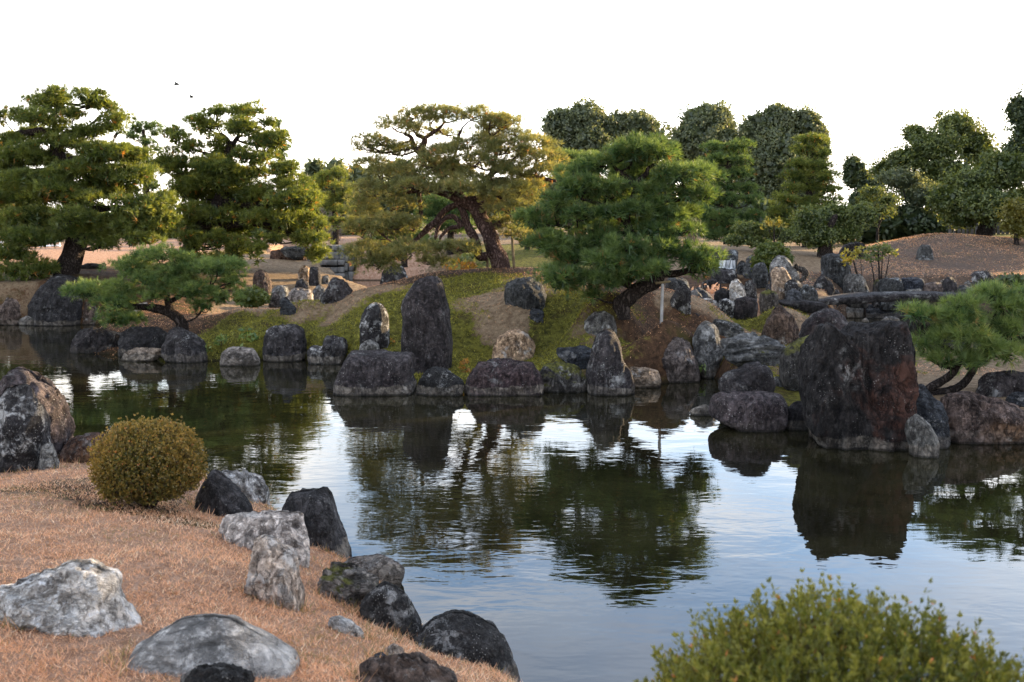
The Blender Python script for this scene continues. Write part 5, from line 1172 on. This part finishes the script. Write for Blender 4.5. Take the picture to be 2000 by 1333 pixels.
tt[rg.uniform(0, 1, len(xx)) < .05] = 1.0
sz = .030 + .022 * np.exp(-dd / .3) 
blades("dead_lawn_grass", xx, yy, sz, .0017 + .0006 * yy / 3, 'straw', "orange-pink dead lawn grass on the near bank", tt, .75, 56)
# moss and short grass on the island
n = 125000
xx = rg.uniform(-9.5, 6.5, n); yy = rg.uniform(14.6, 23.5, n)
dd = sdist(POND, xx, yy); keep = (dd > .05); xx, yy = xx[keep], yy[keep]
z = zones(xx, yy)
mo = z['m'] + .5 * fbm(np.stack([xx * 1.5, yy * 1.5, 0 * xx], 1), 71, 3)
keep = mo > .28; xx, yy = xx[keep], yy[keep]
blades("moss", xx, yy, .055, .009, 'mossblade', "tufted green moss on the island slope", rg.uniform(.1, 1, len(xx)), .9, 57)
n = 40000
xx = rg.uniform(-9.5, 7.5, n); yy = rg.uniform(15, 25, n); dd = sdist(POND, xx, yy); z = zones(xx, yy)
keep = (dd > .1) & (z['m'] < .4); xx, yy = xx[keep], yy[keep]
blades("dry_grass", xx, yy, .035, .007, 'straw', "short dry grass and pine litter on the island", rg.uniform(.1, .9, len(xx)) * .6, 1.1, 58)

n = 26000
u = rg.uniform(1560, 2060, n); yy = rg.uniform(25.5, 40, n); xx = (u - 1000) / 2000 * yy
z = zones(xx, yy); keep = z['s'] > .35; xx, yy = xx[keep], yy[keep]
blades("leaf_litter", xx, yy, .035, .013, 'straw', "scattered dry leaf litter on the sandy mound", rg.uniform(.1, 1, len(xx)) ** 2, 1.4, 59)

# longer grass left round the feet of the stones on the near bank and by the water
gx_, gy_, = [], []
for rx_, ry_, hw, ht in ROCKS:
    if ry_ < 10.5:
        m = int(900 * (hw + ht) / max(ry_ / 4, 1)); an = rg.uniform(0, 2 * np.pi, m); q = rg.uniform(.93, 1.22, m)
        gx_.append(rx_ + np.cos(an) * (hw + .02) * q); gy_.append(ry_ + np.sin(an) * (ht + .03) * q)
xx = np.concatenate(gx_); yy = np.concatenate(gy_); dd = sdist(POND, xx, yy)
cl = fbm(np.stack([xx * 5, yy * 5, 0 * xx], 1), 47, 2); keep = (dd > .02) & (cl > -.05); xx, yy = xx[keep], yy[keep]
tt = rg.uniform(.1, .9, len(xx)); tt[rg.uniform(0, 1, len(xx)) < .45] = 0.0
blades("tall_grass", xx, yy, .085, .0022 + .0005 * yy / 3, 'straw', "longer green and straw coloured grass round the near stones", tt, .45, 60)
# ---------------------------------------------------------------- stone wall, bridge, props, small things
def stone_mat(name, c1, c2):
    s = NT(name); geo = s.n("ShaderNodeNewGeometry"); oi = s.n("ShaderNodeObjectInfo"); v = geo.outputs["Position"]
    n = s.noise(v, 2.5, 8, .65); m = s.noise(s.mapping(v, (1, 1, .3)), 3, 6, .6)
    col = s.mix(s.ramp(n, .35, .65), c1, c2)
    col = s.mix(s.ramp(m, .5, .7, 0, .7), col, tuple(x * .3 for x in c1))
    br = s.n("ShaderNodeHueSaturation"); s.l(col, br.inputs["Color"]); s.l(s.math('ADD', s.math('MULTIPLY', oi.outputs["Random"], .5), .75), br.inputs["Value"])
    s.pbr(br.outputs[0], .9, s.bump(n, .7, .04), .15); return s.m
M['ashlar'] = stone_mat("wall_stone", (.09, .088, .082), (.22, .215, .20))
M['pole'] = stone_mat("weathered_pole_wood", (.16, .15, .14), (.32, .31, .30))
M['pole2'] = stone_mat("brown_prop_wood", (.09, .065, .035), (.18, .14, .08))
M['whitepaint'] = stone_mat("white_paint", (.6, .6, .6), (.78, .78, .78))
M['plank'] = stone_mat("grey_fence_plank", (.06, .055, .05), (.15, .14, .13))

def box_mesh(name, x0, x1, y0, y1, z0, z1, mat, bev=.02, seed=0):
    rg = np.random.default_rng(seed)
    xs_ = [x0, x0 + bev, x1 - bev, x1]; V = []; 
    # front face is domed a little, edges chamfered
    V = [(x0, y0 + bev, z0), (x1, y0 + bev, z0), (x1, y0 + bev, z1), (x0, y0 + bev, z1), (x0 + bev, y0, z0 + bev), (x1 - bev, y0, z0 + bev), (x1 - bev, y0, z1 - bev), (x0 + bev, y0, z1 - bev),
         (x0, y1, z0), (x1, y1, z0), (x1, y1, z1), (x0, y1, z1)]
    V = np.array(V, float) + rg.normal(size=(12, 3)) * bev * .18
    F = [(4, 5, 6, 7), (0, 1, 5, 4), (1, 2, 6, 5), (2, 3, 7, 6), (3, 0, 4, 7), (1, 0, 8, 9), (2, 1, 9, 10), (3, 2, 10, 11), (0, 3, 11, 8), (9, 8, 11, 10)]
    return mesh_np(name, V, F, mat)
Yw = 45.0
wb = P(648, 548, Yw)
wall = thing("stone_wall", wb, "grey ashlar stone wall rising from the far water behind the left cove", "stone wall")
def blk(u0, u1, v0, v1, Yf, sd, thick=.8, rec=0):
    a = P(u0, v1, Yf); b = P(u1, v0, Yf); g = .014
    r = np.random.default_rng(sd).uniform(-.05, .04)
    link("stone_block", box_mesh("stone_block", a[0] + g - wb[0], b[0] - g - wb[0], r + rec, thick, a[2] + g - wb[2], b[2] - g - wb[2], M['ashlar'], .03, sd), wall)
rows = [(479, 491, [604, 628, 646.5, 660, 673]), (491, 507, [598, 618, 641, 662.5, 673]), (507, 519.5, [596, 610, 633, 659, 673]), (521.5, 534, [590, 612, 631, 645, 660, 673]), (534, 544, [590, 604, 626, 648, 673]), (544, 556, [590, 616, 640, 673])]
k = 0
for v0, v1, us in rows:
    for a, b in zip(us[:-1], us[1:]): k += 1; blk(a, b, v0, v1, Yw, k)
for v0, v1 in ((480, 497), (497, 513), (513, 530), (530, 556)):
    for a, b in ((673.5, 682), (682, 692)): k += 1; blk(a, b, v0, v1, Yw + .35, k, .6, rec=.15)
cop = P(590, 479, Yw); cop2 = P(673, 477, Yw)
link("mortar_core", box_mesh("mortar_core", cop[0] - wb[0] + .05, P(692, 480, Yw)[0] - wb[0] - .05, .45, 1.2, P(0, 556, Yw)[2] - wb[2], cop[2] - wb[2] - .05, M['dark'], .02, 5), wall)

# stone bridge: one long arched slab
def slab(name, top, bot, Y, wdt, mat, parent, base, seed, twist=0.0):
    top = np.array(top, float); bot = np.array(bot, float)
    u = np.linspace(top[0, 0], top[-1, 0], 70)
    tv = np.interp(u, top[:, 0], top[:, 1]); bv = np.interp(u, bot[:, 0], bot[:, 1])
    prof = 8; V = []
    for i, uu in enumerate(u):
        A = P(uu, tv[i], Y); B = P(uu, bv[i], Y); th_ = A[2] - B[2]
        f = i / 69; yo = twist * f
        e = min(1, min(f, 1 - f) / .02 + .35)
        yz = [(-wdt / 2 * e + .05, .0), (0, .02), (wdt / 2 * e - .05, 0), (wdt / 2 * e, -.3), (wdt / 2 * e - .06, -1), (0, -1), (-wdt / 2 * e + .06, -1), (-wdt / 2 * e, -.3)]
        for y_, z_ in yz: V.append((A[0], Y + yo + y_, A[2] + z_ * th_))
    V = np.array(V); n = len(u)
    V = V + .03 * np.stack([fbm(V * 3 + k * 9, seed + k, 3) for k in range(3)], 1)
    ii = np.arange(n - 1)[:, None] * prof; jj = np.arange(prof)[None]; j2 = (jj + 1) % prof
    F = np.stack([(ii + jj), (ii + j2), (ii + prof + j2), (ii + prof + jj)], -1).reshape(-1, 4)
    cap = [(0, 1, 2, 3), (0, 3, 4, 7), (4, 5, 6, 7)]; e0 = (n - 1) * prof
    F = np.vstack([F, [[q for q in c[::-1]] for c in cap], [[q + e0 for q in c] for c in cap]])
    link(name, mesh_np(name, V - base, F, mat, False), parent)
bb = P(1740, 600, 24.3)
br = thing("stone_bridge", bb, "long gently arched dark stone slab bridge over the channel at the right", "bridge")
slab("deck_slab", [(1578,589),(1600,583),(1650,577.5),(1700,573.5),(1760,571.5),(1820,571),(1870,573),(1898,577)], [(1578,593),(1600,595),(1640,592),(1700,588),(1760,586),(1840,586),(1870,587),(1898,590)], 24.3, 1.0, M['dark'], br, bb, 3)
slab("approach_slab", [(1526,590),(1545,587),(1575,586.5),(1600,590),(1608,596)], [(1526,593),(1545,603),(1575,610),(1595,611),(1608,603)], 23.0, 1.0, M['dark'], br, bb, 5)

def pole(name, label, p0, p1, r, mat, cat, head=None):
    b = np.array(p0); V, F = tube([p0, (np.array(p0) + np.array(p1)) / 2, p1], [r, r, r * .92], 10, 3, .05, 3)
    t = thing(name, b, label, cat)
    link("post", mesh_np("post", V - b, F, M[mat], True), t)
    if head:
        a = np.array(p1); V, F = tube([a + np.array([-head, 0, .02]), a + np.array([0, 0, .035]), a + np.array([head, 0, .05])], [r * .8] * 3, 8, 4, .05, 3)
        link("crosspiece", mesh_np("crosspiece", V - b, F, M['pole2'], True), t)
yp = 17.3
a = P(1291, 636, yp); a[2] = float(H(a[0], a[1])[0]) - .1
pole("support_pole", "pale grey round pole propping the trunk of the dense green pine", a, P(1294, 556, yp), .027, 'pole', "support pole", .12)
a = P(1005, 524, 22.2); a[2] -= .15
pole("support_pole", "slim brown wooden prop under the red pine's right low branches", a, P(1000, 462, 22.2), .03, 'pole2', "support pole", .15)
a = P(952, 524, 22.8); a[2] -= .15
pole("support_pole", "short wooden prop just left of the red pine's trunk", a, P(952, 500, 22.8), .03, 'pole2', "support pole")

# white rail fence far left
fb = P(55, 492, 42)
fn = thing("white_fence", fb, "low white railing seen under the leftmost pine's branches", "fence")
for v in (472, 481):
    A_ = P(-20, v + 3, 42) - fb; B_ = P(118, v - 1, 42) - fb
    V, F = tube([A_, (A_ + B_) / 2, B_], [.035] * 3, 6, 1, 0, 2); link("rail", mesh_np("rail", V, F, M['whitepaint']), fn)
for i in range(15):
    A_ = P(-15 + i * 9.4, 496, 42) - fb; B_ = P(-15 + i * 9.4, 470, 42) - fb
    V, F = tube([A_, (A_ + B_) / 2, B_], [.03] * 3, 6, 1, 0, 2); link("baluster", mesh_np("baluster", V, F, M['whitepaint']), fn)
# plank fence under the trees at the far right
fb = P(1930, 478, 44)
fn = thing("plank_fence", fb, "grey weathered plank fence in the shade under the trees at the far right", "fence")
for i in range(20):
    u0 = 1852 + i * 8.6; r = random.uniform(-3, 3)
    A_ = P(u0, 482, 44); B_ = P(u0 + 8.0, 437 + r, 44)
    link("plank", box_mesh("plank", A_[0] - fb[0], B_[0] - fb[0], 0, .04, A_[2] - fb[2], B_[2] - fb[2], M['plank'], .008, i), fn)

# waterfall
s = NT("falling_water"); geo = s.n("ShaderNodeNewGeometry")
n = s.noise(s.mapping(geo.outputs["Position"], (9, 9, .6)), 3, 4, .6)
s.pbr(s.mix(s.ramp(n, .35, .6), (.10, .11, .11), (.62, .64, .66)), .25, s.bump(n, .6, .02), .5); M['fall'] = s.m
fb = P(1418, 528, 27.75)
V = []; nu, nv = 12, 8
for j in range(nv):
    for i in range(nu):
        p = P(1404 + 32 * i / (nu - 1), 509 + 20 * j / (nv - 1), 27.75); p[1] -= .05 * math.sin(i * 1.7) * .5 + .06 * (j / nv) ** 2; V.append(p - fb)
V = np.array(V); idx = np.arange(nu * nv).reshape(nv, nu); F = np.stack([idx[:-1, :-1], idx[1:, :-1], idx[1:, 1:], idx[:-1, 1:]], -1).reshape(-1, 4)
V2 = V + np.array([0, .05, 0]); F2 = F[:, ::-1] + len(V)
link("waterfall", mesh_np("waterfall", np.vstack([V, V2]), np.vstack([F, F2]), M['fall'], True), None, "small white sheet of falling water between dark stones", "waterfall", None, None, fb)

# driftwood root by the pointed grey rock
b = P(1570, 545, 25)
V, F = tube([P(1552,520,25), P(1562,524,25), P(1573,532,24.9), P(1571,542,24.9), P(1560,549,24.8)], [.07,.07,.085,.06,.03], 8, 9, .3, 5, jit=.5)
link("driftwood_root", mesh_np("driftwood_root", V - b, F, M['bark_grey'], True), None, "twisted grey root arching beside the tall pointed grey rock", "root", None, None, b)

# two small birds in the sky
for u, v, lb, sz in ((345, 165, "tiny dark bird high in the sky, upper left one", .22), (374, 190, "tiny dark bird in the sky, the lower fainter one", .16)):
    b = P(u, v, 75)
    V1, F1 = blob(np.zeros(3), (sz, .09, .08), 3, 10, 6, .05)
    w_ = lambda sg: (np.array([[-.08, 0, .03], [.1, 0, .03], [.02, sg * sz * 1.6, .14], [-.1, sg * sz * 1.5, .13], [-.08, 0, .05], [.1, 0, .05]]), np.array([[0, 1, 2], [0, 2, 3], [4, 2, 5], [4, 3, 2]]))
    V, F = merge([(V1, F1), w_(1), w_(-1)])
    link("bird", mesh_np("bird", V, F, M['dark']), None, lb, "bird", "birds in the sky", None, b)
print("TRIS", TRI[0])
